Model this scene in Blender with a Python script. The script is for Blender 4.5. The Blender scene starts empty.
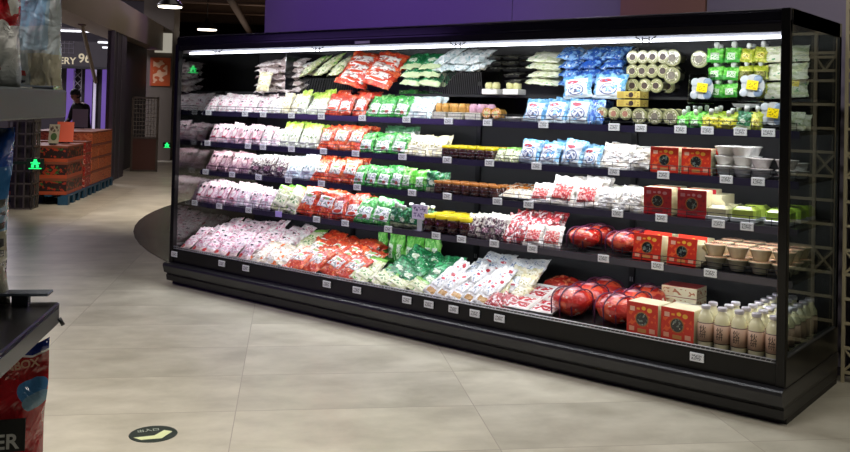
import bpy, math, random
from mathutils import Vector, Matrix, noise
random.seed(7)
SC = bpy.context.scene
COL = SC.collection
PI = math.pi
L, D, H = 5.0, 0.95, 2.067          # length, depth and height of the display case
A47 = math.radians(47)
U = Vector((math.cos(A47), math.sin(A47), 0)); W = Vector((-math.sin(A47), math.cos(A47), 0))
def uw(u, w, z=0.0): return U*u + W*w + Vector((0, 0, z))

# ------------------------------------------------------------------ materials
def srgb(c):
    if isinstance(c, str):
        c = [int(c[i:i+2], 16)/255 for i in (0, 2, 4)]
    return [(x/12.92 if x <= .04045 else ((x+.055)/1.055)**2.4) for x in c] + [1.0]
class NT:
    def __init__(s, m):
        m.use_nodes = True; s.t = m.node_tree; s.b = s.t.nodes['Principled BSDF']
    def n(s, kind, **k):
        x = s.t.nodes.new(kind)
        for a, b in k.items(): setattr(x, a, b)
        return x
    def l(s, a, b): s.t.links.new(a, b)
    def math(s, op, a, b=None, c=None):
        x = s.n('ShaderNodeMath', operation=op)
        for i, v in enumerate((a, b, c)):
            if v is None: continue
            if isinstance(v, (int, float)): x.inputs[i].default_value = v
            else: s.l(v, x.inputs[i])
        return x.outputs[0]
    def mix(s, f, a, b):
        x = s.n('ShaderNodeMix', data_type='RGBA')
        if isinstance(f, (int, float)): x.inputs[0].default_value = f
        else: s.l(f, x.inputs[0])
        for i, v in ((6, a), (7, b)):
            if isinstance(v, list): x.inputs[i].default_value = v
            else: s.l(v, x.inputs[i])
        return x.outputs[2]
MC = {}
def mat(name, color, rough=.5, metal=0., coat=0., spec=.5, bump=0., bscale=20., vary=0., emit=None, es=1., trans=0.):
    if name in MC: return MC[name]
    m = bpy.data.materials.new(name); t = NT(m); b = t.b; c = srgb(color)
    b.inputs['Base Color'].default_value = c; b.inputs['Roughness'].default_value = rough
    b.inputs['Metallic'].default_value = metal; b.inputs['Coat Weight'].default_value = coat
    b.inputs['Coat Roughness'].default_value = .08; b.inputs['Specular IOR Level'].default_value = spec
    if trans: b.inputs['Transmission Weight'].default_value = trans
    if vary or bump:
        tc = t.n('ShaderNodeTexCoord'); no = t.n('ShaderNodeTexNoise'); no.inputs['Scale'].default_value = bscale
        no.inputs['Detail'].default_value = 4; t.l(tc.outputs['Object'], no.inputs['Vector'])
        if vary:
            f = t.math('MULTIPLY', t.math('SUBTRACT', no.outputs['Fac'], .5), 2*vary)
            dk = [x*.35 for x in c[:3]]+[1]; lt = [min(1, x*1.6+.02) for x in c[:3]]+[1]
            t.l(t.mix(t.math('ADD', f, .5), dk, lt), b.inputs['Base Color'])
        if bump:
            bp = t.n('ShaderNodeBump'); bp.inputs['Strength'].default_value = bump; bp.inputs['Distance'].default_value = .01
            t.l(no.outputs['Fac'], bp.inputs['Height']); t.l(bp.outputs[0], b.inputs['Normal'])
    if emit:
        b.inputs['Emission Color'].default_value = srgb(emit); b.inputs['Emission Strength'].default_value = es
    MC[name] = m; return m
def printed(name, base, layers=(), rough=.3, coat=.9, bump=.9, bscale=34.):
    """printed film or card: shapes laid out in the UV square of the piece"""
    if name in MC: return MC[name]
    m = bpy.data.materials.new(name); t = NT(m); b = t.b
    b.inputs['Roughness'].default_value = rough; b.inputs['Coat Weight'].default_value = coat
    b.inputs['Coat Roughness'].default_value = .1
    uv = t.n('ShaderNodeTexCoord'); sp = t.n('ShaderNodeSeparateXYZ'); t.l(uv.outputs['UV'], sp.inputs[0])
    oi = t.n('ShaderNodeObjectInfo')
    u, v = sp.outputs[0], sp.outputs[1]; cur = srgb(base)
    def box(r):
        f = t.math('GREATER_THAN', u, r[0]); f = t.math('MULTIPLY', f, t.math('LESS_THAN', u, r[2]))
        f = t.math('MULTIPLY', f, t.math('GREATER_THAN', v, r[1])); return t.math('MULTIPLY', f, t.math('LESS_THAN', v, r[3]))
    def ell(r):
        a = t.math('DIVIDE', t.math('SUBTRACT', u, r[0]), r[2]); c = t.math('DIVIDE', t.math('SUBTRACT', v, r[1]), r[3])
        return t.math('ADD', t.math('MULTIPLY', a, a), t.math('MULTIPLY', c, c))
    for ly in layers:
        k, r, col = ly[0], ly[1], srgb(ly[2])
        if k == 'rect': f = box(r)
        elif k == 'ell': f = t.math('LESS_THAN', ell(r), 1.)
        elif k == 'ring': f = t.math('COMPARE', ell(r), 1., ly[3])
        elif k in ('blot', 'text'):
            no = t.n('ShaderNodeTexNoise'); no.noise_dimensions = '4D'
            mp = t.n('ShaderNodeMapping'); t.l(uv.outputs['UV'], mp.inputs[0]); mp.inputs['Scale'].default_value = ly[3]
            t.l(mp.outputs[0], no.inputs['Vector']); no.inputs['Scale'].default_value = 1; no.inputs['Detail'].default_value = 2 if k == 'blot' else 0
            if k == 'blot': t.l(t.math('MULTIPLY', oi.outputs['Random'], 30.), no.inputs['W'])
            f = t.math('MULTIPLY', t.math('GREATER_THAN', no.outputs['Fac'], ly[4]), box(r))
        cur = t.mix(f, cur, col)
    if isinstance(cur, list): b.inputs['Base Color'].default_value = cur
    else: t.l(cur, b.inputs['Base Color'])
    if bump:
        tc = t.n('ShaderNodeTexNoise'); tc.inputs['Scale'].default_value = bscale; tc.inputs['Detail'].default_value = 3
        tc.inputs['Distortion'].default_value = 1.2
        t.l(uv.outputs['Object'], tc.inputs['Vector'])
        bp = t.n('ShaderNodeBump'); bp.inputs['Strength'].default_value = bump; bp.inputs['Distance'].default_value = .012
        t.l(tc.outputs['Fac'], bp.inputs['Height']); t.l(bp.outputs[0], b.inputs['Normal']); t.l(bp.outputs[0], b.inputs['Coat Normal'])
    MC[name] = m; return m
def pane_mat(name, tint=(.9, .93, .92), refl=1.0, extra=.02):
    m = bpy.data.materials.new(name); t = NT(m); t.t.nodes.remove(t.b)
    tr = t.n('ShaderNodeBsdfTransparent'); tr.inputs[0].default_value = list(tint)+[1]
    gl = t.n('ShaderNodeBsdfGlossy'); gl.inputs['Roughness'].default_value = .01
    fr = t.n('ShaderNodeFresnel'); ge = t.n('ShaderNodeNewGeometry'); t.l(t.math('SUBTRACT', 1.5, t.math('MULTIPLY', ge.outputs['Backfacing'], 1.5-1/1.5)), fr.inputs[0])
    mx = t.n('ShaderNodeMixShader'); t.l(t.math('ADD', t.math('MULTIPLY', fr.outputs[0], refl), extra), mx.inputs[0])
    t.l(tr.outputs[0], mx.inputs[1]); t.l(gl.outputs[0], mx.inputs[2])
    t.l(mx.outputs[0], t.t.nodes['Material Output'].inputs[0]); MC[name] = m; return m

# ------------------------------------------------------------------ mesh builder
class MB:
    def __init__(s): s.v = []; s.f = []; s.uv = []; s.sm = []; s.mi = []
    def quad(s, idx, uv=None, smooth=False, mi=0):
        s.f.append(idx); s.uv.append(uv or [(0, 0)]*len(idx)); s.sm.append(smooth); s.mi.append(mi)
    def box(s, x0, x1, y0, y1, z0, z1, mi=0, M=None):
        b = len(s.v); P = [(x, y, z) for z in (z0, z1) for y in (y0, y1) for x in (x0, x1)]
        s.v += [tuple(M @ Vector(q)) for q in P] if M else P
        q4 = [(0, 0), (1, 0), (1, 1), (0, 1)]
        for q in ((0, 1, 5, 4), (1, 3, 7, 5), (3, 2, 6, 7), (2, 0, 4, 6), (4, 5, 7, 6), (2, 3, 1, 0)):
            s.quad([b+i for i in q], q4, mi=mi)
        return s
    def rbox(s, x0, x1, y0, y1, z0, z1, r, mi=0):
        """box with chamfered vertical and horizontal edges"""
        b = len(s.v); rings = []
        for z, i in ((z0, r), (z0+r, 0), (z1-r, 0), (z1, r)):
            xa, xb, ya, yb = x0+i, x1-i, y0+i, y1-i; c = r*.7
            ring = [(xa+c, ya, z), (xb-c, ya, z), (xb, ya+c, z), (xb, yb-c, z), (xb-c, yb, z), (xa+c, yb, z), (xa, yb-c, z), (xa, ya+c, z)]
            rings.append([len(s.v)+k for k in range(8)]); s.v += ring
        zz = (z0, z0+r, z1-r, z1)
        for a in range(3):
            va, vb = (zz[a]-z0)/(z1-z0), (zz[a+1]-z0)/(z1-z0)
            for k in range(8):
                q = [rings[a][k], rings[a][(k+1) % 8], rings[a+1][(k+1) % 8], rings[a+1][k]]
                s.quad(q, [(0, va), (1, va), (1, vb), (0, vb)], False, mi)
        s.quad(rings[0][::-1], None, False, mi); s.quad(rings[3], None, False, mi)
        return s
    def tube(s, pts, r, n=8, mi=0, cap=True):
        pts = [Vector(p) for p in pts]; prev = None; rings = []
        rr = r if isinstance(r, (list, tuple)) else [r]*len(pts)
        for i, p in enumerate(pts):
            d = (pts[min(i+1, len(pts)-1)]-pts[max(i-1, 0)]).normalized()
            a = Vector((0, 0, 1)) if abs(d.z) < .9 else Vector((1, 0, 0))
            x = d.cross(a).normalized(); y = x.cross(d).normalized()
            rings.append([len(s.v)+k for k in range(n)])
            s.v += [tuple(p+(x*math.cos(2*PI*k/n)+y*math.sin(2*PI*k/n))*rr[i]) for k in range(n)]
        for a in range(len(rings)-1):
            for k in range(n): s.quad([rings[a][k], rings[a][(k+1) % n], rings[a+1][(k+1) % n], rings[a+1][k]], None, n > 5, mi)
        if cap: s.quad(rings[0][::-1], None, False, mi); s.quad(rings[-1], None, False, mi)
        return s
    def lathe(s, prof, n=24, axis='z', mi=0, o=(0, 0, 0), smooth=True):
        rings = []; tot = max(1e-6, prof[-1][1]-prof[0][1])
        for r, z in prof:
            rings.append([len(s.v)+k for k in range(n)])
            for k in range(n):
                a = 2*PI*k/n; x, y = r*math.sin(a), -r*math.cos(a)
                s.v.append((o[0]+x, o[1]+y, o[2]+z) if axis == 'z' else (o[0]+x, o[1]+z, o[2]+y))
        for a in range(len(prof)-1):
            va, vb = (prof[a][1]-prof[0][1])/tot, (prof[a+1][1]-prof[0][1])/tot
            for k in range(n):
                q = [rings[a][k], rings[a][(k+1) % n], rings[a+1][(k+1) % n], rings[a+1][k]]
                uv = [(k/n, va), ((k+1)/n, va), ((k+1)/n, vb), (k/n, vb)]
                if axis != 'z': q = q[::-1]; uv = uv[::-1]
                s.quad(q, uv, smooth, mi)
        def duv(ring): return [(.5+.5*math.sin(2*PI*k/n), .5-.5*math.cos(2*PI*k/n)) for k in range(n)]
        f0, f1 = rings[0][::-1], rings[-1]
        u0, u1 = duv(0)[::-1], duv(1)
        if axis != 'z': f0, f1 = f0[::-1], f1[::-1]; u0, u1 = u0[::-1], u1[::-1]
        s.quad(f0, u0, False, mi); s.quad(f1, u1, False, mi)
        return s
    def prism(s, poly, y0, y1, mi=0):
        """polygon in XZ pushed along Y"""
        b = len(s.v); n = len(poly)
        s.v += [(x, y0, z) for x, z in poly]+[(x, y1, z) for x, z in poly]
        s.quad([b+i for i in range(n)], None, False, mi); s.quad([b+n+i for i in range(n)][::-1], None, False, mi)
        for i in range(n): j = (i+1) % n; s.quad([b+j, b+i, b+n+i, b+n+j], None, False, mi)
        return s
    def mesh(s, name, mats):
        me = bpy.data.meshes.new(name); me.from_pydata(s.v, [], s.f)
        if not isinstance(mats, (list, tuple)): mats = [mats]
        for m in mats: me.materials.append(m)
        ul = me.uv_layers.new(name='UVMap').data; k = 0; flat = []
        for q in s.uv:
            for c in q: flat += [c[0], c[1]]
        ul.foreach_set('uv', flat)
        me.polygons.foreach_set('use_smooth', s.sm); me.polygons.foreach_set('material_index', s.mi)
        me.update(); return me
def link(name, me, parent=None, loc=(0, 0, 0), rot=(0, 0, 0)):
    o = bpy.data.objects.new(name, me); COL.objects.link(o); o.location = loc; o.rotation_euler = rot
    if parent: o.parent = parent
    return o
def put(name, mb, mats, parent=None, loc=(0, 0, 0), rot=(0, 0, 0), label=None):
    o = link(name, mb.mesh(name, mats), parent, loc, rot)
    if label: o['label'] = label
    return o
def tag(o, label, cat, group=None):
    o['label'] = label; o['category'] = cat
    if group: o['group'] = group
    return o
def root(name, loc=(0, 0, 0), rot=(0, 0, 0)): 
    o = bpy.data.objects.new(name, None); COL.objects.link(o); o.location = loc; o.rotation_euler = rot; o.empty_display_size = .05
    return o
def struct(name, mb, mats, loc=(0, 0, 0), rot=(0, 0, 0)):
    o = put(name, mb, mats, None, loc, rot); o['kind'] = 'structure'; return o
def copy_tree(o, parent=None):
    c = o.copy(); COL.objects.link(c); c.parent = parent
    for ch in o.children: copy_tree(ch, c)
    return c

# ------------------------------------------------------------------ product kinds
def pouch_f(w, h, t, seed, fat=.42, crisp=1.):
    so = Vector((seed*13.7, seed*5.1, 0))
    def f(u, v):
        a, b = 2*u-1, 2*v-1
        e = max(0., 1-abs(a)**2.6)*max(0., 1-abs(b/.93)**3.2)
        p = math.sqrt(e)*(1.12-.35*abs(v-fat))
        n = noise.noise(Vector((a*2.6, b*3.2, 0))*crisp+so)
        n2 = abs(noise.noise(Vector((a*5.5, b*4., 3))*crisp+so)); n3 = abs(noise.noise(Vector((a*12+b*5, b*9-a*4, 5))*crisp+so))
        d = t/2*p*(1+.38*n)-t*(.34*n2+.14*n3)*min(1, e*3)
        x = a*w/2*(1-.06*math.cos(b*PI/2)+.06*noise.noise(so+Vector((b*3, 2*(a > 0), 9))))
        z = h*v+h*.05*noise.noise(so+Vector((a*2.4, 0, 7)))*v
        return x, max(.0012, d), z, n*t*.3
    return f
def pouch(name, w, h, t, body, seed=0, label=None, fat=.42, nx=14, ny=16, cap=None):
    """filled pillow bag standing on its lower edge, face towards -Y. label = (u0,v0,u1,v1,material,name)"""
    f = pouch_f(w, h, t, seed, fat); r = root(name); m = MB()
    for side in (-1, 1):
        b = len(m.v)
        for j in range(ny+1):
            for i in range(nx+1):
                x, d, z, s = f(i/nx, j/ny); m.v.append((x, side*d+s, z))
        for j in range(ny):
            for i in range(nx):
                q = [b+j*(nx+1)+i, b+j*(nx+1)+i+1, b+(j+1)*(nx+1)+i+1, b+(j+1)*(nx+1)+i]
                uv = [(i/nx, j/ny), ((i+1)/nx, j/ny), ((i+1)/nx, (j+1)/ny), (i/nx, (j+1)/ny)]
                if side > 0: q = q[::-1]; uv = uv[::-1]
                m.quad(q, uv, True)
    N = (nx+1)*(ny+1)
    rim = [i for i in range(nx+1)]+[j*(nx+1)+nx for j in range(1, ny+1)]+[ny*(nx+1)+i for i in range(nx-1, -1, -1)]+[j*(nx+1) for j in range(ny-1, 0, -1)]
    for k in range(len(rim)):
        a, c = rim[k], rim[(k+1) % len(rim)]; m.quad([c, a, N+a, N+c], [(0, 0), (.02, 0), (.02, .02), (0, .02)], True)
    put('bag_body', m, body, r)
    if label:
        u0, v0, u1, v1, lm, ln = label; g = MB(); k = 8
        for off in (.0022, .0008):
            for j in range(k+1):
                for i in range(k+1):
                    x, d, z, s = f(u0+(u1-u0)*i/k, v0+(v1-v0)*j/k); g.v.append((x, -d+s-off, z))
        for j in range(k):
            for i in range(k):
                g.quad([j*(k+1)+i, j*(k+1)+i+1, (j+1)*(k+1)+i+1, (j+1)*(k+1)+i], [(i/k, j/k), ((i+1)/k, j/k), ((i+1)/k, (j+1)/k), (i/k, (j+1)/k)], True)
        M2 = (k+1)**2; rim = [i for i in range(k+1)]+[j*(k+1)+k for j in range(1, k+1)]+[k*(k+1)+i for i in range(k-1, -1, -1)]+[j*(k+1) for j in range(k-1, 0, -1)]
        for q in range(len(rim)):
            a, c = rim[q], rim[(q+1) % len(rim)]; g.quad([c, a, M2+a, M2+c])
        put(ln, g, lm, r)
    if cap:
        g = MB(); g.lathe([(.011, 0), (.011, .012), (.015, .012), (.015, .03), (.012, .034)], 12, o=(0, 0, h*.985)); put('screw_cap', g, cap, r)
    return r
def jar(name, r, h, body, lid, seed=0, lab=None):
    o = root(name)
    put('jar_body', MB().lathe([(r*.9, 0), (r, .006), (r, h*.72), (r*.85, h*.78)], 18), body, o)
    put('lid', MB().lathe([(r*.98, h*.78), (r*1.0, h*.8), (r*1.0, h*.98), (r*.93, h)], 18), lid, o)
    if lab: put('label', MB().lathe([(r+.0008, h*.15), (r+.0008, h*.6)], 18), lab, o)
    return o
def text_mesh(s, size, depth=.0006, bold=False):
    c = bpy.data.curves.new('lettering', 'FONT'); c.body = s; c.size = size; c.extrude = depth; c.align_x = 'CENTER'; c.align_y = 'CENTER'
    if bold: c.offset = size*.02
    o = bpy.data.objects.new('tmp', c); COL.objects.link(o)
    dg = bpy.context.evaluated_depsgraph_get(); me = bpy.data.meshes.new_from_object(o.evaluated_get(dg))
    bpy.data.objects.remove(o); return me
def text_on(s, size, material, parent, loc, rot=(PI/2, 0, 0), name='lettering', wrap=None, bold=False):
    me = text_mesh(s, size, bold=bold); me.materials.clear(); me.materials.append(material)
    if wrap:                                        # wrapped around an upright cylinder of radius wrap
        for v in me.vertices:
            a = v.co.x/wrap; rr = wrap+v.co.z+.0007
            v.co = Vector((rr*math.sin(a), -rr*math.cos(a), v.co.y))
        rot = (0, 0, 0)
    o = link(name, me, parent, loc, rot); return o
def bottle(name):
    o = root(name); r = .041
    put('glass_body', MB().lathe([(r*.86, 0), (r, .007), (r, .135), (r*.96, .15), (r*.72, .172), (r*.5, .185), (r*.47, .2)], 24), M['soy'], o)
    lb = put('label', MB().lathe([(r+.0009, .028), (r+.0009, .128)], 24), M['kraft'], o)
    for t, z in (('伙', .095), ('研', .063)): text_on(t, .037, M['ink'], lb, (0, 0, z), wrap=r+.001)
    put('cap', MB().lathe([(.0235, .196), (.0245, .198), (.0245, .212), (.022, .215)], 20), M['cap'], o)
    return o
def giftbox(name, w, h, d, red, cream):
    o = root(name)
    put('carton', MB().rbox(-w/2, w/2, 0, d, 0, h, .003), cream, o)
    put('front_panel', MB().rbox(-w/2-.0015, w/2+.0015, -.004, .0005, -.0, h+.001, .0015), red, o)
    g = MB(); g.lathe([(h*.2, -.0022), (h*.2, 0)], 24, axis='y', o=(0, -.0042, h*.5)); md = put('medallion', g, M['medal'], o)
    g = MB(); g.lathe([(h*.235, -.001), (h*.235, 0)], 24, axis='y', o=(0, -.004, h*.5)); put('gold_ring', g, M['goldring'], md)
    return o
def bowl(name, r0, r1, h, body, content):
    o = root(name)
    put('bowl_wall', MB().lathe([(r0, 0), (r0+.004, .004), (r1, h*.86), (r1+.004, h*.88), (r1+.004, h*.93)], 20), body, o)
    put('film_lid', MB().lathe([(r1+.003, h*.93), (r1*.9, h*.97), (r1*.5, h)], 20), content, o)
    return o
def tray(name, w, d, h, traym, content, film=None, bulge=.02, seed=0):
    """shallow food tray lying flat, food mounded inside under film"""
    o = root(name)
    m = MB(); i = .008
    rings = []
    for x, y, z in ((w/2-.012, d/2-.012, 0), (w/2, d/2, h), (w/2-.004, d/2-.004, h), (w/2-.014, d/2-.014, .004)):
        rings.append([len(m.v)+k for k in range(4)]); m.v += [(-x, -y, z), (x, -y, z), (x, y, z), (-x, y, z)]
    for a in range(3):
        for k in range(4): m.quad([rings[a][k], rings[a][(k+1) % 4], rings[a+1][(k+1) % 4], rings[a+1][k]])
    m.quad(rings[0][::-1]); m.quad(rings[3]); put('tray_shell', m, traym, o, (0, d/2, 0))
    n = 10; m = MB()
    for j in range(n+1):
        for i in range(n+1):
            a, b = 2*i/n-1, 2*j/n-1; e = math.sqrt(max(0, 1-a**4)*max(0, 1-b**4))
            z = h*.55+bulge*e+bulge*.35*noise.noise(Vector((a*3, b*3, seed)))*e
            m.v.append((a*(w/2-.008), b*(d/2-.008), z))
    for j in range(n):
        for i in range(n): m.quad([j*(n+1)+i, j*(n+1)+i+1, (j+1)*(n+1)+i+1, (j+1)*(n+1)+i], [(i/n, j/n), ((i+1)/n, j/n), ((i+1)/n, (j+1)/n), (i/n, (j+1)/n)], True)
    b = len(m.v)
    m.v += [(-w/2+.012, -d/2+.012, .004), (w/2-.012, -d/2+.012, .004), (w/2-.012, d/2-.012, .004), (-w/2+.012, d/2-.012, .004)]
    rim = [i for i in range(n)]; c4 = [0, n, (n+1)**2-1, n*(n+1)]
    edge = [[i for i in range(n+1)], [j*(n+1)+n for j in range(n+1)], [n*(n+1)+i for i in range(n, -1, -1)], [j*(n+1) for j in range(n, -1, -1)]]
    for k in range(4): m.quad([b+(k+1) % 4]+edge[k][::-1]+[b+k])
    m.quad([b+3, b+2, b+1, b]); put('wrapped_food', m, content, o, (0, d/2, 0))
    if film:
        fl = MB(); fl.box(-w*.3, w*.3, -d*.28, d*.28, h*.55+bulge*1.25, h*.55+bulge*1.25+.0012); put('label', fl, film, o)
    return o
def roll(name, r, l, rim, face, core):
    """short round tub lying on its side, its printed end towards -Y"""
    o = root(name)
    put('tub_wall', MB().lathe([(r*.93, 0), (r, .004), (r, .014), (r*.9, .018), (r*.84, l)], 20, axis='y', o=(0, 0, r)), rim, o)
    f = put('lid', MB().lathe([(r*.78, -.003), (r*.8, .001)], 20, axis='y', o=(0, 0, r)), face, o)
    put('round_label', MB().lathe([(r*.45, -.0045), (r*.45, -.003)], 16, axis='y', o=(0, 0, r)), core, f)
    return o
def apples(name, w, h, d, seed=0):
    """mounded fruit net tied with purple ribbons, seen from the side"""
    o = root(name); n = 16; m = MB()
    def P(i, j, k=1.):
        a, b = PI*i/n, 2*PI*j/20
        x = math.sin(a)*math.cos(b)*w/2; y = math.sin(a)*math.sin(b)*d/2; z = math.cos(a)
        nn = 1+.10*noise.noise(Vector((x*16, y*16, z*2.2+seed*5)))
        z = (z*.5+.5)**.8*h if z > -.999 else 0
        return (x*nn*k, y*nn*k, z*(k if z > h*.5 else 1))
    for i in range(n+1):
        for j in range(20): m.v.append(P(i, j))
    for i in range(n):
        for j in range(20): m.quad([i*20+j, (i+1)*20+j, (i+1)*20+(j+1) % 20, i*20+(j+1) % 20], [(j/20, 1-i/n), (j/20, 1-(i+1)/n), ((j+1)/20, 1-(i+1)/n), ((j+1)/20, 1-i/n)], True)
    put('wrapped_fruit', m, M['apple'], o)
    for c in (.25, .5, .75):
        pts = []; x = (c-.5)*w*1.1; ym = math.sqrt(1-(2*x/w)**2)*d/2
        for k in range(15):
            q = -1+2*k/14; y = ym*q*1.03; rr = min(1, math.hypot(2*x/w, 2*y/d))
            z = (math.sqrt(1-rr*rr)*.5+.5)**.8*h*1.03+.002
            pts.append((x+.02*q, y, z))
        pts = [(pts[0][0], pts[0][1]*.9, .01)]+pts+[(pts[-1][0], pts[-1][1]*.9, .01)]
        put('ribbon', MB().tube(pts, .0042, 6), M['ribbon'], o)
    return o
def melon(name, w, h, d, colm):
    o = root(name); m = MB().rbox(-w/2, w/2, 0, d, 0, h, .018); 
    put('cut_fruit', m, colm, o)
    put('tray_shell', MB().rbox(-w/2-.004, w/2+.004, -.004, d+.004, -.0, h*.28, .004), M['clearp'], o)
    return o
def squaretub(name, w, h, body, lid):
    o = root(name)
    put('tub_wall', MB().rbox(-w/2, w/2, 0, w*.9, 0, h*.45, .004), body, o)
    m = MB()
    for s in (-1, 1): m.lathe([(w*.2, 0), (w*.235, .01), (w*.235, h*.4), (w*.15, h*.55)], 14, o=(s*w*.24, w*.4, h*.45))
    put('twin_lid', m, lid, o)
    return o
def clamshell(name, w, h, body, seed=0):
    o = root(name)
    put('back_card', MB().rbox(-w/2, w/2, 0, .012, 0, h, .004), M['film'], o)
    put('inner_ring', MB().lathe([(w*.42, -.003), (w*.42, -.001)], 20, axis='y', o=(w*.06, 0, h*.52)), M['clearp'], o)
    g = MB()
    for i, (x, z) in enumerate(((-.25, .3), (.25, .3), (-.24, .72), (.24, .72))):
        g.lathe([(w*.17, 0), (w*.16, -.004), (w*.08, -.006)], 16, axis='y', o=(x*w, 0, z*h), mi=i % 2)
    put('clear_cups', g, [M['filmw'], M['bluecup']], o)
    put('yellow_tag', MB().box(-w*.2, w*.2, -.020, -.018, h*.38, h*.68), M['ytag'], o, rot=(0, .12, 0))
    return o
def basket(name, w, h, d):
    o = root(name); m = MB()
    n = int(w/.018)
    for i in range(n+1):
        x = -w/2+w*i/n
        m.tube([(x, .03, 0), (x, 0, h)], .0018, 5); m.tube([(x, .03, 0), (x, d, 0)], .0016, 4)
    put('wire_panel', m, M['wireg'], o)
    m = MB()
    for z in (0, h): m.tube([(-w/2, .03*(1-z/h), z), (w/2, .03*(1-z/h), z)], .003, 6)
    m.tube([(-w/2, 0, h), (-w/2, d, h)], .003, 6); m.tube([(w/2, 0, h), (w/2, d, h)], .003, 6); m.tube([(-w/2, d, h), (w/2, d, h)], .003, 6)
    for sx in (-1, 1): m.tube([(sx*w/2, d, 0), (sx*w/2, d, h)], .003, 6); m.tube([(sx*w/2, .03, 0), (sx*w/2, d, 0)], .003, 6)
    put('rim_frame', m, M['wire'], o); return o

M = {}
M['blk'] = mat('black_enamel', '060607', .32, coat=.12, spec=.3)
M['blk2'] = mat('black_panel', '08080a', .5)
M['strip'] = mat('shelf_strip', '28243c', .25, coat=.8)  # gloss-black strip; reflected purple light is mixed into its base colour
M['shelf'] = mat('shelf_plate', '141416', .5)
M['bump'] = mat('bumper_rubber', '17171a', .42, coat=.2)
M['wire'] = mat('dark_wire', '1a1a1c', .35, metal=.6)
M['wireg'] = mat('grey_wire', '77787c', .35, metal=.5)
M['chrome'] = mat('bright_wire', 'd8d8dc', .35, metal=.6)
M['led'] = mat('led_tube', 'ffffff', .4, emit='f4f6ff', es=5)
M['tagw'] = printed('price_card', 'e9ecee', [('text', (.12, .2, .85, .5), '40454a', (14, 9, 1), .5), ('text', (.12, .55, .85, .8), '30343a', (20, 8, 1), .52)], rough=.35, coat=.2, bump=0)
M['tagp'] = mat('price_card_lilac', 'b9a8ee', .4)
M['soy'] = mat('soy_milk_glass', 'e6e0b8', .12, coat=1.)
M['kraft'] = printed('kraft_label', 'bd9c84', [('rect', (0, 0, 1, .04), '3a221c'), ('rect', (0, .96, 1, 1), '3a221c'), ('text', (.4, .06, .6, .12), '40302a', (60, 20, 1), .5)], rough=.6, coat=.1, bump=0)
M['ink'] = mat('dark_ink', '241812', .6)
M['cap'] = mat('metal_cap', 'cfc9d0', .3, metal=.5)
M['medal'] = printed('medallion_print', '14171c', [('blot', (0, 0, 1, 1), '66766f', (4, 4, 1), .56), ('blot', (0, 0, 1, 1), 'cfc6b4', (6, 5, 1), .66)], bump=0)
M['goldring'] = mat('gold_ring', 'b06a2c', .4)
M['ribbon'] = mat('purple_ribbon', '5a2348', .35)
M['clearp'] = mat('frosted_clear_plastic', 'b9bdbd', .15, coat=.8)
M['bluecup'] = mat('blue_cup', '7488a0', .2, coat=.8)
M['film'] = pane_mat('clear_film', (.75, .78, .78), 1.6, .18); M['filmw'] = mat('cup_white', 'b8c0c6', .15, coat=1.)
M['ytag'] = printed('yellow_tag', 'f2d90e', [('text', (.12, .1, .88, .9), '9c8410', (5, 9, 1), .57)], bump=0)
M['apple'] = printed('wrapped_apples', 'c62a24', [('blot', (0, 0, 1, 1), 'e25a3a', (7, 5, 1), .52), ('blot', (0, 0, 1, 1), 'f0c4b0', (12, 7, 1), .66), ('rect', (0, 0, 1, .16), 'd9a3b0'), ('rect', (0, .86, 1, 1), 'e2a0a8')], rough=.2, coat=1., bump=.6, bscale=30)

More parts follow.
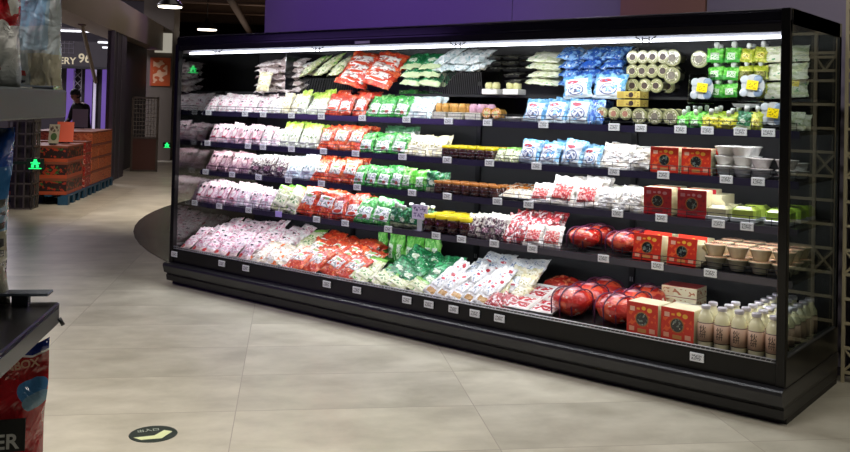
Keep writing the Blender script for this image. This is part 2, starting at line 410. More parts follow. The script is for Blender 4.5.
# colour recipes for printed bags: body material, label material
FULL = (0, 0, 1, 1)
def recipe():
    R = {}
    def lab(n, base, layers): return printed('label_'+n, base, layers, rough=.4, coat=.3, bump=.25)
    R['pinkface'] = (printed('film_pink_face', 'e3b3bf', [('blot', FULL, 'f3dfe2', (5, 6, 1), .52), ('blot', FULL, 'b7607a', (9, 10, 1), .66), ('rect', (0, .92, 1, 1), 'e9cdd4')]),
        (.14, .2, .86, .84, lab('pinkface', 'f0d3da', [('ell', (.5, .45, .36, .34), 'd98ba0'), ('ell', (.5, .42, .26, .26), 'f6ebe8'), ('ell', (.33, .78, .16, .12), '1b171b'), ('ell', (.72, .8, .14, .1), '1b171b'), ('ell', (.5, .1, .3, .08), 'b83a55')]), 'label'))
    R['duskface'] = (printed('film_dusky_face', 'b58a92', [('blot', FULL, 'd4b4b8', (5, 6, 1), .52), ('blot', FULL, '6a3844', (9, 10, 1), .62)]),
        (.14, .2, .86, .84, lab('duskface', 'd0a8b0', [('ell', (.5, .45, .36, .34), 'a05a6c'), ('ell', (.5, .42, .26, .26), 'e0c8c8'), ('ell', (.33, .78, .16, .12), '1b171b'), ('ell', (.72, .8, .14, .1), '1b171b')]), 'label'))
    R['pinkwhite'] = (printed('film_pink_white', 'efd7dc', [('blot', FULL, 'c97c90', (8, 9, 1), .6), ('blot', FULL, 'faf4f2', (6, 6, 1), .5), ('blot', FULL, '4a3038', (13, 12, 1), .72)]),
        (.2, .3, .8, .75, lab('pinkwhite', 'f6ecec', [('text', (.1, .5, .9, .9), 'c04a6a', (7, 5, 1), .52), ('ell', (.35, .75, .18, .1), '201a1e'), ('ell', (.5, .25, .3, .16), 'dca0ae')]), 'label'))
    R['pinkdeck'] = (printed('film_pink_deck', 'e9b9c8', [('blot', FULL, 'f8eef0', (5, 7, 1), .5), ('blot', FULL, 'd87a96', (7, 7, 1), .62), ('rect', (.0, .0, 1, .2), 'ecd2cc'), ('ell', (.25, .14, .16, .1), 'd43c3c')]),
        (.16, .34, .84, .86, lab('pinkdeck', 'f6dfe6', [('text', (.08, .1, .92, .45), 'cc5a80', (6, 7, 1), .5), ('ell', (.6, .74, .26, .09), '17151a')]), 'label'))
    R['darkgrape'] = (printed('film_dark_print', 'b8b0a6', [('blot', FULL, '5d3a48', (7, 8, 1), .52), ('blot', FULL, '26232a', (9, 8, 1), .6), ('rect', (0, .85, 1, 1), 'd6d9cc')]),
        (.2, .12, .8, .5, lab('grape', '3a2832', [('ell', (.35, .5, .2, .3), '8a4a66'), ('ell', (.68, .5, .2, .3), '7a5360'), ('text', FULL, 'd0c4c0', (7, 6, 1), .62)]), 'label'))
    R['limewhite'] = (printed('film_lime_white', 'e6ecd8', [('rect', (0, .74, 1, 1), 'a8d438'), ('blot', (0, .6, 1, 1), 'c8e070', (6, 9, 1), .5), ('blot', (0, 0, 1, .7), 'b9c08a', (8, 8, 1), .62)]),
        (.14, .14, .86, .68, lab('limewhite', 'f2f3ea', [('text', (.1, .45, .9, .85), '7c9a5a', (6, 5, 1), .55), ('ell', (.5, .25, .25, .14), 'd8dcc0')]), 'label'))
    R['cream'] = (printed('film_cream', 'e9dfb4', [('blot', FULL, 'f6f1da', (5, 5, 1), .5), ('blot', FULL, 'c4c48a', (7, 8, 1), .62)]),
        (.2, .3, .8, .75, lab('cream', 'f5f1e0', [('text', (.1, .2, .9, .8), 'a8a060', (6, 6, 1), .55)]), 'label'))
    R['redwhite'] = (printed('film_red_white', 'cf3a22', [('blot', FULL, 'e86a3c', (6, 7, 1), .55), ('blot', FULL, 'f0dcd0', (9, 9, 1), .66)]),
        (.1, .18, .86, .66, lab('redwhite', 'f4ece6', [('text', (.08, .4, .92, .9), 'b09a94', (6, 5, 1), .55), ('ell', (.5, .2, .36, .14), 'd44a2c')]), 'label'))
    R['orangered'] = (printed('film_orange_red', 'd8401c', [('blot', FULL, 'ef7a44', (6, 6, 1), .54), ('blot', FULL, 'f4d8c8', (9, 11, 1), .64), ('blot', FULL, '9a1e14', (8, 8, 1), .64)]),
        (.14, .34, .86, .74, lab('orangered', 'f3f0ea', [('text', (.08, .1, .92, .5), '8b9a90', (7, 5, 1), .54), ('ell', (.5, .78, .3, .12), '9ac078')]), 'label'))
    R['greenwhite'] = (printed('film_green_white', '3fae4a', [('blot', FULL, '8fdc7c', (6, 6, 1), .56), ('blot', FULL, 'e8f4e4', (9, 8, 1), .66), ('blot', FULL, '1c6e30', (7, 9, 1), .66)]),
        (.1, .12, .88, .6, lab('greenwhite', 'eef2ee', [('text', (.08, .45, .92, .9), '8aa09a', (7, 5, 1), .55), ('ell', (.62, .22, .18, .14), 'b04a40'), ('ell', (.3, .24, .2, .14), '6aa468')]), 'label'))
    R['darkgreen'] = (printed('film_dark_green', '176a3c', [('blot', FULL, '3fa868', (6, 6, 1), .54), ('blot', FULL, 'bfe4cc', (10, 9, 1), .68), ('rect', (0, 0, 1, .22), 'c8d8a8')]),
        (.2, .28, .8, .62, lab('darkgreen', '0f7a4a', [('ell', (.5, .5, .36, .36), 'c8d4b8'), ('text', FULL, 'e0efe0', (7, 5, 1), .62)]), 'label'))
    R['creamgreen'] = (printed('film_cream_green', 'cfd69a', [('blot', FULL, 'f0eed4', (5, 5, 1), .5), ('blot', FULL, '6cab4a', (6, 8, 1), .62), ('rect', (0, .82, 1, 1), '7ec04c')]),
        (.15, .2, .85, .66, lab('creamgreen', 'e8ecc8', [('text', (.1, .3, .9, .8), '6c9a58', (6, 5, 1), .56)]), 'label'))
    R['brightgreen'] = (printed('film_bright_green', '5fd03c', [('blot', FULL, '9af070', (5, 6, 1), .54), ('rect', (0, 0, 1, .3), '3fae3a')]),
        (.24, .15, .76, .62, lab('brightgreen', 'e4f6dc', [('text', (.1, .2, .9, .8), '56a850', (6, 6, 1), .55)]), 'label'))
    R['yellowgreen'] = (printed('film_yellow_green', 'b9c832', [('blot', FULL, 'e4e470', (5, 6, 1), .54), ('blot', FULL, '7a8a24', (8, 7, 1), .64)]),
        (.2, .2, .8, .6, lab('yellowgreen', 'f0e860', [('ell', (.5, .5, .35, .35), 'a89a20'), ('text', FULL, 'fff8b0', (6, 5, 1), .58)]), 'label'))
    R['yellowpack'] = (printed('film_yellow', 'e6da30', [('blot', FULL, 'f6f08a', (5, 6, 1), .56), ('rect', (0, .8, 1, 1), 'a8c83a')]),
        (.12, .2, .88, .7, lab('yellowpack', 'ecdf2a', [('ell', (.5, .5, .4, .34), '6d7a1c'), ('ell', (.5, .5, .3, .22), 'f2e960'), ('text', FULL, '3c4a14', (7, 6, 1), .64)]), 'label'))
    R['icewhite'] = (printed('film_ice', 'cfe0e2', [('blot', FULL, 'f2f6f6', (4, 6, 1), .5), ('blot', FULL, '8fb0b8', (6, 8, 1), .64)]),
        (.2, .25, .8, .7, lab('ice', 'eef4f4', [('text', (.1, .2, .9, .8), '88a8b4', (6, 5, 1), .58)]), 'label'))
    R['bluewhite'] = (printed('film_blue_white', '5aa4dc', [('blot', FULL, '9fd0f0', (5, 5, 1), .5), ('blot', FULL, '2c62b4', (6, 7, 1), .64), ('rect', (0, 0, 1, .12), 'd8e8f0')]),
        (.1, .1, .88, .82, lab('bluewhite', 'e9eef4', [('ell', (.5, .36, .36, .3), '3f5288'), ('ell', (.5, .36, .31, .25), 'e8ecf4'), ('text', (.25, .2, .75, .5), '5a648c', (7, 6, 1), .52), ('ell', (.34, .82, .26, .1), 'b8384c')]), 'label'))
    R['bluedeep'] = (printed('film_deep_blue', '2f66c4', [('blot', FULL, '86b8ec', (5, 6, 1), .5), ('blot', FULL, 'eef4fa', (7, 7, 1), .62), ('blot', FULL, '143a80', (6, 7, 1), .66)]), None)
    R['palegreen'] = (printed('film_pale_green', 'd4dcb0', [('blot', FULL, 'f0f2dc', (5, 6, 1), .48), ('blot', FULL, '58a868', (7, 8, 1), .66)]), None)
    R['greygreen'] = (printed('film_grey_green', 'a8b8ac', [('blot', FULL, 'e4ece6', (5, 6, 1), .5), ('rect', (0, .78, 1, 1), '4c8a5c')]),
        (.15, .2, .85, .66, lab('greygreen', 'e4e8e4', [('text', (.1, .2, .9, .8), '8c9890', (6, 5, 1), .56)]), 'label'))
    R['whitered'] = (printed('film_white_red', 'e3dfdf', [('blot', FULL, 'f8f8f8', (5, 8, 1), .48), ('blot', FULL, '8f9aa4', (6, 10, 1), .66), ('rect', (.2, .06, .8, .2), 'c89a58'), ('ell', (.72, .82, .12, .06), 'c0283c')]),
        (.2, .26, .8, .74, lab('whitered', 'f2f2f4', [('text', (.08, .1, .92, .9), '8898ac', (8, 6, 1), .58), ('ell', (.5, .62, .2, .08), 'c8344c'), ('ell', (.5, .9, .1, .05), 'b82c40')]), 'label'))
    R['whiteblue'] = (printed('film_white_blue', 'dfe4e8', [('blot', FULL, 'fafafa', (4, 6, 1), .46), ('blot', FULL, '7c94b0', (7, 8, 1), .64)]),
        (.12, .25, .88, .8, lab('whiteblue', 'eef1f4', [('text', (.08, .35, .92, .85), '5878a8', (8, 5, 1), .55), ('ell', (.6, .16, .24, .1), 'b03a44')]), 'label'))
    R['redmeat'] = (printed('film_red_meat', 'e2d8cc', [('blot', FULL, 'f8f4f0', (4, 5, 1), .5)]),
        (.14, .16, .86, .7, lab('redmeat', 'd8504c', [('text', FULL, 'f0b8b0', (8, 6, 1), .52), ('text', FULL, 'b82c30', (6, 5, 1), .62)]), 'food_window'))
    R['redclear'] = (printed('film_red_clear', 'c03a40', [('blot', FULL, 'f4e0e0', (5, 7, 1), .54), ('blot', FULL, '7e1c28', (7, 8, 1), .62), ('blot', FULL, 'fff6f6', (9, 12, 1), .68)]), None)
    R['clearwhite'] = (printed('film_clear_white', 'd8d0c2', [('blot', FULL, 'f4f2ee', (4, 5, 1), .48), ('blot', FULL, 'a07868', (7, 8, 1), .66)]), 
        (.3, .4, .8, .72, lab('clearwhite', 'f4f4f2', [('text', (.1, .15, .9, .85), '9a8a80', (7, 5, 1), .56)]), 'label'))
    R['orangecream'] = (printed('film_orange_cream', 'efe0c4', [('blot', FULL, 'ee7a2c', (3, 3, 1), .58), ('blot', FULL, 'f8f2e8', (6, 7, 1), .54)]),
        (.2, .2, .75, .6, lab('orangecream', 'f4efe4', [('text', (.1, .15, .9, .85), 'b09878', (6, 5, 1), .6)]), 'label'))
    R['mushroom'] = (printed('film_mushroom', 'c4b0ac', [('blot', FULL, 'ece2e0', (5, 6, 1), .5), ('blot', FULL, '7e5a5c', (7, 8, 1), .62)]), None)
    return R
R = recipe()

TRACK = None
NAMES = {}
for q in ('limewhite', 'cream', 'greenwhite', 'darkgreen', 'creamgreen', 'brightgreen', 'palegreen', 'greygreen'): NAMES[q] = 'vegetable_bag'
for q in ('clearwhite', 'icewhite', 'redclear', 'mushroom', 'whitered', 'whiteblue'): NAMES[q] = 'clear_food_bag'
PK = {}
def proto(key, v):
    """a fresh prototype of product kind key, wrinkle variant v"""
    kind = key[0]
    if kind == 'pouch':
        _, rec, w, h, t = key[:5]; b, lb = R[rec]
        return pouch('food_pouch', w, h, t, b, seed=v*3+hash_(rec), label=lb)
    if kind == 'spout':
        _, rec, w, h, t = key[:5]; b, lb = R[rec]
        return pouch('spout_pouch', w, h, t, b, seed=v*3+hash_(rec), label=lb, fat=.35, cap=M['capw'])
    if kind == 'jar': return jar('food_jar', key[1], key[2], MC[key[3]], MC[key[4]], v)
    if kind == 'bottle': return bottle('glass_bottle')
    if kind == 'gift': return giftbox('gift_box', key[1], key[2], key[3], MC[key[4]], MC['cream_card'])
    if kind == 'bowl': return bowl('plastic_bowl', key[1], key[2], key[3], MC[key[4]], MC[key[5]])
    if kind == 'tray': return tray('food_tray', key[1], key[2], key[3], MC[key[4]], MC[key[5]], MC[key[6]] if key[6] else None, key[7], v)
    if kind == 'roll': return roll('round_tub', key[1], key[2], MC[key[3]], MC[key[4]], MC[key[5]])
    if kind == 'apples': return apples('wrapped_fruit_tray', key[1], key[2], key[3], v)
    if kind == 'melon': return melon('fruit_tray', key[1], key[2], key[3], MC[key[4]])
    if kind == 'tub': return squaretub('twin_dessert_tub', key[1], key[2], MC[key[3]], MC[key[4]])
    if kind == 'clam': return clamshell('blister_pack', key[1], key[2], M['clearp'], v)
    if kind == 'carton':
        o = root('food_carton'); w, h, d = key[1:4]
        put('carton_body', MB().rbox(-w/2, w/2, 0, d, 0, h, .002), MC[key[4]], o)
        put('label', MB().lathe([(h*.36, -.0015), (h*.36, 0)], 16, axis='y', o=(w*.12, -.0002, h*.5)), MC[key[5]], o); return o
    if kind == 'flatcarton':
        o = root('flat_carton'); w, h, d = key[1:4]
        put('carton_body', MB().rbox(-w/2, w/2, 0, d, 0, h, .002), MC['carton_side'], o)
        put('lid_print', MB().rbox(-w/2+.004, w/2-.004, .004, d-.004, h, h+.0015, .0005), MC[key[4]], o); return o
def hash_(s): return sum(ord(c)*(i+1) for i, c in enumerate(s)) % 97
def item(key, loc, rot, sc=(1, 1, 1), var=3):
    v = ITN[0]*7 % var if key[0] in ('pouch', 'spout', 'tray', 'apples') else 0
    k = (key, v)
    if k not in PK: o = PK[k] = proto(key, v)
    else: o = copy_tree(PK[k])
    o.location = loc; o.rotation_euler = rot; o.scale = sc
    for a in ('label', 'category', 'group'):
        if a in o: del o[a]
    return o
M['capw'] = mat('white_cap', 'e8ecea', .3, coat=.4)
mat('cream_card', 'e6dcb8', .5, coat=.2); 
ITN = [0]; HIDDEN = set((32, 37, 95, 96, 114, 116, 142, 143, 162, 171, 198, 233, 234, 236, 306, 313, 321, 322, 360, 390, 430, 456, 465, 466, 475, 481, 544, 545, 546, 596, 599, 603, 606, 614, 617, 618, 674, 675, 693, 710, 711, 714, 735))
BASE = {1: (.30, 1.447), 2: (.30, 1.184), 3: (.29, .940), 4: (.22, .679), 5: (.02, .300), 0: (.50, 1.624)}
SH = {0: 'high rear shelf', 1: 'top shelf', 2: 'second shelf', 3: 'third shelf', 4: 'fourth shelf', 5: 'bottom deck'}
ORD = ['leftmost', 'second from left', 'third from left', 'fourth from left', 'fifth from left', 'sixth from left', 'seventh from left', 'eighth from left']
def ordn(i, n):
    if n == 1: return ''
    if i == n-1: return 'rightmost'
    if n > 4 and i == n-2: return 'second from right'
    if i < len(ORD): return ORD[i]
    return ['', 'second', 'third', 'fourth', 'fifth'][min(4, n-1-i)]+' from right'
ROWN = ['front row', 'second row', 'third row', 'fourth row', 'fifth row', 'sixth row', 'back row']
LVL = ['bottom layer', 'second layer', 'third layer', 'fourth layer', 'fifth layer', 'sixth layer']
def lay(key, sh, x0, x1, n, desc, cat, group, rows=1, levels=1, y=.02, z=0., dy=.06, dz=0., tilt=20, yaw=0, roll_=0, jit=1., nm=None, lh=.05, w=None, sc=1., shy=0, skip=()):
    """place n columns between x0 and x1 (metres along the case), rows deep and levels high"""
    yb, zb = BASE[sh]; st = (x1-x0)/n
    w0 = {'pouch': 2, 'spout': 2}.get(key[0]); sx = 1.
    if w0: sx = (w or st*1.04)/key[2]
    for l in range(levels):
        for j in range(rows):
            for i in range(n):
                if (i, j, l) in skip: continue
                jx = random.uniform(-1, 1)*jit; 
                loc = (x0+st*(i+.5)+jx*.004+shy*j, yb+y+dy*j+random.uniform(0, .006)*jit, zb+z+dz*j+lh*l)
                tl = tilt*.68 if 1 <= sh <= 4 and tilt > 30 else tilt; q = 1.7 if sh == 5 else 1.
                rot = (-math.radians(tl+random.uniform(-5, 5)*jit*q), math.radians(roll_+random.uniform(-6, 6)*jit*q), math.radians(yaw+random.uniform(-8, 8)*jit*q))
                if key[0] not in ('pouch', 'spout'): rot = (-math.radians(tilt), 0, math.radians(yaw+random.uniform(-2, 2)*jit))
                ITN[0] += 1
                if ITN[0] in HIDDEN: continue
                o = item(key, loc, rot, (sx*sc, sc, sc*(1.17 if 1 <= sh <= 4 and tilt > 30 else 1.)*random.uniform(.92, 1.07) if w0 else sc))
                bits = [desc, ordn(i, n)]
                if rows > 1: bits.append(ROWN[j])
                if levels > 1: bits.append(LVL[l])
                bits.append(SH[sh]); lab = ', '.join(b for b in bits if b)
                tag(o, lab, cat, group+' on the '+SH[sh]); o.name = NAMES.get(key[1] if w0 else '', o.name.split('.')[0])
                if TRACK is not None: TRACK[o.name] = ITN[0]
# ------------------------------------------------------------------ display case
def case():
    c = root('refrigerated_display_case'); tag(c, 'long black open-front refrigerated display case full of packaged food', 'display case')
    # swept base: kick plate, lower panel, rubber bumper
    def sweep(prof):
        m = MB(); rings = []
        for o, z in prof:
            rings.append([len(m.v)+k for k in range(4)]); q = max(o, 0)*.12; y = -o*1.2 if o > .04 else -o; m.v += [(-q, D, z), (-q, y, z), (L+q, y, z), (L+q, D, z)]
        for a in range(len(prof)-1):
            for k in range(3): m.quad([rings[a][k], rings[a][k+1], rings[a+1][k+1], rings[a+1][k]])
            m.quad([rings[a][3], rings[a][0], rings[a+1][0], rings[a+1][3]])
        m.quad(rings[0][::-1]); m.quad(rings[-1]); return m
    put('kick_plate', sweep([(-.03, 0), (-.03, .05)]), M['blk2'], c)
    put('lower_panel', sweep([(.0, .03), (.028, .036), (.034, .082), (.026, .086), (.026, .090), (.036, .1)]), M['bumpd'], c)
    put('bumper', sweep([(.03, .1), (.045, .104), (.058, .16), (.055, .176), (.045, .184), (0, .186)]), M['bump'], c)
    put('front_panel', MB().box(.0, L, -.004, .01, .18, .292), M['blk'], c)
    put('side_panel', MB().box(L-.012, L+.002, .0, D, .18, .325), M['blk'], c)
    put('side_panel', MB().box(-.002, .012, .0, D, .18, .325), M['blk'], c)
    put('deck', MB().box(.01, L-.01, .0, D-.06, .27, .298), M['shelf'], c)
    m = MB()
    for i in range(4):
        m.box(.02+i*1.245, .02+i*1.245+1.225, D-.06, D-.05, .3, 1.96)
    put('back_panel', m, M['backp'], c)
    m = MB(); m.box(0, L, D-.045, D, .18, 1.99); put('rear_wall', m, M['blk2'], c)
    # slim uprights between the bays, with slots
    for i in range(1, 4):
        u = put('upright', MB().box(i*1.25-.02, i*1.25+.02, D-.075, D-.06, .3, 1.95), M['blk'], c)
        s = MB()
        for k in range(18):
            if k % 3 == 0: s.box(i*1.25-.010, i*1.25-.004, D-.0765, D-.075, .42+k*.085, .45+k*.085); s.box(i*1.25+.004, i*1.25+.010, D-.0765, D-.075, .42+k*.085, .45+k*.085)
        put('slots', s, M['slot'], u)
    # canopy: profile in Y-Z pushed along X
    prof = [(0, 1.948), (-.006, 1.99), (-.006, 2.0), (.004, 2.006), (.004, 2.05), (.02, 2.067), (D, 2.067), (D, 1.99), (.2, 1.97), (.06, 1.948)]
    m = MB(); n = len(prof); m.v = [(0, y, z) for y, z in prof]+[(L, y, z) for y, z in prof]
    m.quad(list(range(n))); m.quad([n+i for i in range(n)][::-1])
    for i in range(n): j = (i+1) % n; m.quad([j, i, n+i, n+j])
    cn = put('canopy', m, M['canopy'], c)
    put('canopy_emblem', MB().box(2.05, 2.19, -.0082, -.006, 1.957, 1.975), M['emblem'], cn)
    put('top_trim', MB().tube([(0, .012, 2.064), (L, .012, 2.064)], .004, 6), M['chromed'], cn)
    # LED tube under the canopy with its cable clips
    t = put('light_tube', MB().tube([(.14, .035, 1.925), (L-.02, .035, 1.925)], .009, 12), M['led'], c)
    put('tube_rail', MB().box(.02, L-.02, .052, .066, 1.93, 1.95), M['whitep'], c)
    for x in (.52, 1.66, 2.93, 4.22):
        m = MB(); m.tube([(x-.06, .015, 1.945), (x-.03, .012, 1.925), (x, .014, 1.935), (x+.03, .012, 1.925), (x+.06, .015, 1.945)], .004, 6)
        m.tube([(x-.02, .016, 1.945), (x-.02, .016, 1.905)], .0035, 5); m.tube([(x+.02, .016, 1.945), (x+.02, .016, 1.905)], .0035, 5)
        put('cable_clip', m, M['blk'], c)
    # glass ends with their frames
    for s, x in ((-1, .0), (1, L)):
        xi = x-s*.008
        g = put('end_glass', MB().box(min(x-s*.014, x-s*.006), max(x-s*.014, x-s*.006), .03, D-.03, .325, 1.985), M['pane'] if s > 0 else M['paneL'], c)
        a, b = sorted((x, x-s*.045))
        put('front_post', MB().rbox(a, b, -.012, .03, .18, 2.0 if s < 0 else 2.066, .004), M['blk'], c)
        a, b = sorted((x, x-s*.03)); put('rear_post', MB().box(a, b, D-.035, D, .18, 1.99), M['blk'], c)
        put('bottom_rail', MB().box(a, b, .03, D-.03, .315, .332), M['railg'], c)
        put('end_cheek', MB().box(a, b, 0.03, D-.035, 1.985, 2.066), M['blk'], c)
    put('bay_divider', MB().box(.885, .893, .42, D-.07, 1.64, 1.95), M['glassd'], c)
    # shelves
    tags = {1: [0.109, 0.584, 0.806, 1.138, 1.467, 1.889, 2.311, 2.681, 3.002, 3.427, 3.912, 4.084, 4.324, 4.48, 4.663, 4.812], 2: [0.107, 0.632, 0.815, 1.148, 1.5, 1.831, 2.282, 2.677, 3.025, 3.383, 3.917, 4.227, 4.591, 4.762], 3: [0.105, 0.455, 0.783, 1.135, 1.498, 1.866, 2.386, 2.693, 3.101, 3.337, 3.951, 4.225, 4.555, 4.711], 4: [0.06, 0.386, 0.755, 1.108, 1.526, 1.822, 2.235, 2.661, 2.872, 3.131, 3.416, 3.902, 4.238, 4.542], 5: [0.071, 0.685, 0.973, 1.845, 2.135, 2.583, 2.767, 2.966, 3.131, 3.315, 4.554]}
    zs = {1: (1.408, .27), 2: (1.145, .27), 3: (.901, .26), 4: (.639, .19)}
    for k, (zb, y0) in zs.items():
        sh = root('shelf'); sh.parent = c
        m = MB(); m.box(.03, L-.03, y0+.012, D-.06, zb+.018, zb+.034); put('shelf_plate', m, M['shelf'], sh)
        put('price_strip', MB().box(.03, L-.03, y0, y0+.014, zb, zb+.040), M['strip'], sh)
        put('led_strip', MB().box(.06, L-.06, y0+.03, y0+.045, zb+.010, zb+.018), M['led2'], sh)
        m = MB(); x = .12; seg = [(.1, 1.22), (1.28, 2.47), (2.53, 3.72), (3.78, 4.95)]
        for a, b in seg:
            m.tube([(a, y0+.018, zb+.082), (b, y0+.018, zb+.082)], .0022, 5); m.tube([(a, y0+.018, zb+.06), (b, y0+.018, zb+.06)], .0018, 5)
            q = int((b-a)/.11)
            for i in range(q+1):
                xx = a+(b-a)*i/q; m.tube([(xx, y0+.018, zb+.034), (xx, y0+.018, zb+.082)], .002, 4)
        put('wire_fence', m, M['wire'], sh)
        for i, x in enumerate(tags[k]):
            t = put('price_tag', MB().rbox(x-.036, x+.036, y0-.008, y0-.002, zb+.006, zb+.050, .002), M['tagp'] if (k == 4 and i == 3) else M['tagw'], sh, rot=(0, 0, 0))
            if k == 4 and i == 3: t['label'] = 'lilac price tag'
    for x in tags[5]:
        put('price_tag', MB().rbox(x-.038, x+.038, -.016, -.009, .232, .278, .002), M['tagw'], c)
    r = root('deck_rail'); r.parent = c
    m = MB(); 
    for z in (.300, .316): m.tube([(.04, -.002, z), (L-.04, -.002, z)], .0032, 6)
    q = 190
    for i in range(q): x = .05+(L-.1)*i/q; m.tube([(x, -.002, .300), (x+.012, -.002, .316)], .0014, 4, cap=False)
    put('wire_lip', m, M['chrome'], r)
    put('lip_base', MB().box(.04, L-.04, -.008, .006, .286, .297), M['blk'], r)
    # rear high shelf
    sh = root('shelf'); sh.parent = c
    put('shelf_plate', MB().box(.03, L-.03, .50, D-.06, 1.606, 1.622), M['shelf'], sh)
    return c
M['bumpd'] = mat('lower_panel_black', '0a0a0c', .42)
M['backp'] = mat('back_panel_black', '17171a', .5)
M['slot'] = mat('slot_metal', '8a8a8c', .4, metal=.7)
M['canopy'] = mat('canopy_gloss_black', '0e0d14', .16, coat=.8)
M['emblem'] = mat('emblem_grey', '9a9aa4', .4)
M['chromed'] = mat('dull_chrome', '6a6872', .3, metal=.9)
M['whitep'] = mat('white_painted_rail', 'b9bcc4', .4)
M['railg'] = mat('grey_aluminium', '6f7073', .35, metal=.7)
M['glassd'] = mat('divider_edge', '1c1c20', .2, coat=.6)
M['led2'] = mat('led_strip', 'ffffff', .4, emit='f2f5ff', es=3)
M['pane'] = pane_mat('end_glass_clear', (.80, .84, .82), 1.0, .02)
M['paneL'] = pane_mat('end_glass_left', (.62, .64, .62), 1.3, .06)
case()

# ------------------------------------------------------------------ more product colours
mat('jar_dark', '3a1214', .12, coat=1., vary=.9, bscale=60); mat('jar_brown', '47201a', .12, coat=1., vary=.9, bscale=60)
mat('lid_yellow', 'ecd51e', .3, coat=.5); mat('lid_orange', 'b5712f', .35, coat=.4); mat('lid_ochre', 'd0bc3a', .35, coat=.4)
FB = FULL
printed('gift_red', 'd1301c', [('rect', (.1, .72, .26, .86), 'e8b49a'), ('rect', (.32, .78, .42, .84), 'f0a83a'), ('ell', (.55, .84, .07, .06), 'f0b83a'), ('ell', (.74, .8, .08, .07), 'f2b440'), ('rect', (.08, .1, .25, .24), 'e8a484'), ('rect', (.74, .1, .92, .24), 'e8a88a'), ('rect', (.36, .08, .64, .2), 'c88a4a'), ('text', (.06, .28, .94, .7), 'e8602c', (9, 7, 1), .58)], rough=.4, coat=.2, bump=0)
printed('gift_darkred', 'a81620', [('rect', (.1, .74, .26, .86), 'b87a80'), ('rect', (.34, .78, .44, .84), 'c0808a'), ('ell', (.56, .82, .06, .05), 'c88a90'), ('ell', (.76, .8, .08, .06), 'c08084'), ('rect', (.3, .08, .7, .2), '701820'), ('text', (.06, .25, .94, .7), '8a1020', (9, 7, 1), .58)], rough=.4, coat=.2, bump=0)
printed('carton_side', 'e6dcb8', [('rect', (.0, .1, .35, .9), 'ddc9a0'), ('text', (.05, .2, .95, .8), 'b8704c', (9, 3, 1), .58)], rough=.5, coat=.2, bump=0)
printed('print_redtop', 'ece4cc', [('rect', (.0, .25, 1, .75), 'b83a34'), ('text', (.1, .3, .9, .7), 'e0b4a8', (12, 5, 1), .55)], rough=.4, coat=.3, bump=0)
printed('print_redred', 'b3302e', [('text', (.1, .2, .9, .8), 'e0a090', (12, 5, 1), .58)], rough=.4, coat=.3, bump=0)
printed('print_greytop', 'd8d0c0', [('rect', (.0, .2, .6, .8), '8a8088'), ('text', (.1, .2, .9, .8), '60404c', (12, 5, 1), .58)], rough=.4, coat=.3, bump=0)
mat('bowl_white', 'f4f2ee', .2, coat=.7); mat('bowl_pink', 'f0dad6', .2, coat=.7, vary=.3, bscale=40); mat('bowl_peach', 'fbcfac', .15, coat=.9, vary=.22, bscale=18)
printed('film_whitetop', 'eeeeea', [('blot', FB, 'd8cfc4', (5, 5, 1), .6)], rough=.15, coat=1., bump=.3); printed('film_pinktop', 'e8d2ce', [('blot', FB, 'f6efec', (5, 5, 1), .5)], rough=.15, coat=1., bump=.3)
printed('film_peachtop', 'f4c6a0', [('blot', FB, 'c86a4c', (6, 6, 1), .55), ('blot', FB, 'f6dcc8', (6, 6, 1), .6)], rough=.15, coat=1., bump=.3)
mat('tray_white', 'e6e4de', .4); mat('tray_black', '1a1a1c', .3, coat=.5); mat('tray_cream', 'ddd4b4', .4)
printed('food_whitered', 'efe6e2', [('rect', (.14, .12, .86, .44), 'c22c34'), ('rect', (.14, .54, .86, .86), 'c22c34'), ('text', (.14, .12, .86, .86), 'f4eceb', (8, 9, 1), .56)], rough=.25, coat=1., bump=.4)
printed('food_red', 'b92c22', [('blot', FB, 'e07a50', (6, 6, 1), .55), ('blot', FB, 'f0d4c8', (7, 7, 1), .66)], rough=.2, coat=1., bump=.6)
printed('food_orange', 'e58a3c', [('blot', FB, 'f2ddc0', (5, 5, 1), .5), ('blot', FB, 'c4512c', (6, 6, 1), .64)], rough=.2, coat=1., bump=.6)
printed('food_cream', 'e9dcc0', [('blot', FB, 'f8f4ea', (5, 5, 1), .5), ('blot', FB, 'b88a60', (6, 6, 1), .64)], rough=.2, coat=1., bump=.6)
printed('food_slices', 'caa88c', [('blot', FB, 'e8d8c8', (5, 5, 1), .5), ('blot', FB, '7a4a38', (7, 7, 1), .62)], rough=.2, coat=1., bump=.6)
printed('food_dark', '5a5a50', [('blot', FB, 'c8c8c0', (6, 6, 1), .56), ('blot', FB, '26262a', (6, 6, 1), .56)], rough=.2, coat=1., bump=.6)
printed('food_whitemeat', 'dcccc4', [('blot', FB, 'f4f0ec', (5, 5, 1), .5), ('blot', FB, 'b86a64', (6, 6, 1), .62)], rough=.2, coat=1., bump=.6)
printed('card_label', 'f0f0ee', [('text', (.1, .1, .9, .9), '8a8a90', (7, 5, 1), .55)], bump=0)
mat('tub_greenwhite', 'a3a476', .25, coat=.6); printed('tub_face', 'c2bc8e', [('ring', (.5, .5, .42, .42), '8f9a62', .2), ('blot', FB, 'efe9cf', (6, 6, 1), .58)], bump=0); mat('tub_core', '4b3a34', .4, vary=.8, bscale=80)
mat('tub_pinkcore', 'b07a66', .4, vary=.6, bscale=80)
printed('tub_face_big', 'a9a680', [('ring', (.5, .5, .4, .4), '7a7c58', .25), ('blot', FB, 'e9e4cf', (6, 6, 1), .54)], bump=0); mat('tub_core_big', '7a7264', .4, vary=.7, bscale=60)
printed('carton_yellow', 'cbb75e', [('rect', (.05, .1, .3, .9), 'b9a050'), ('text', (.4, .1, .95, .9), '8a6a3a', (8, 5, 1), .56)], bump=0); mat('core_dark', '3c2c28', .4, vary=.7, bscale=80)
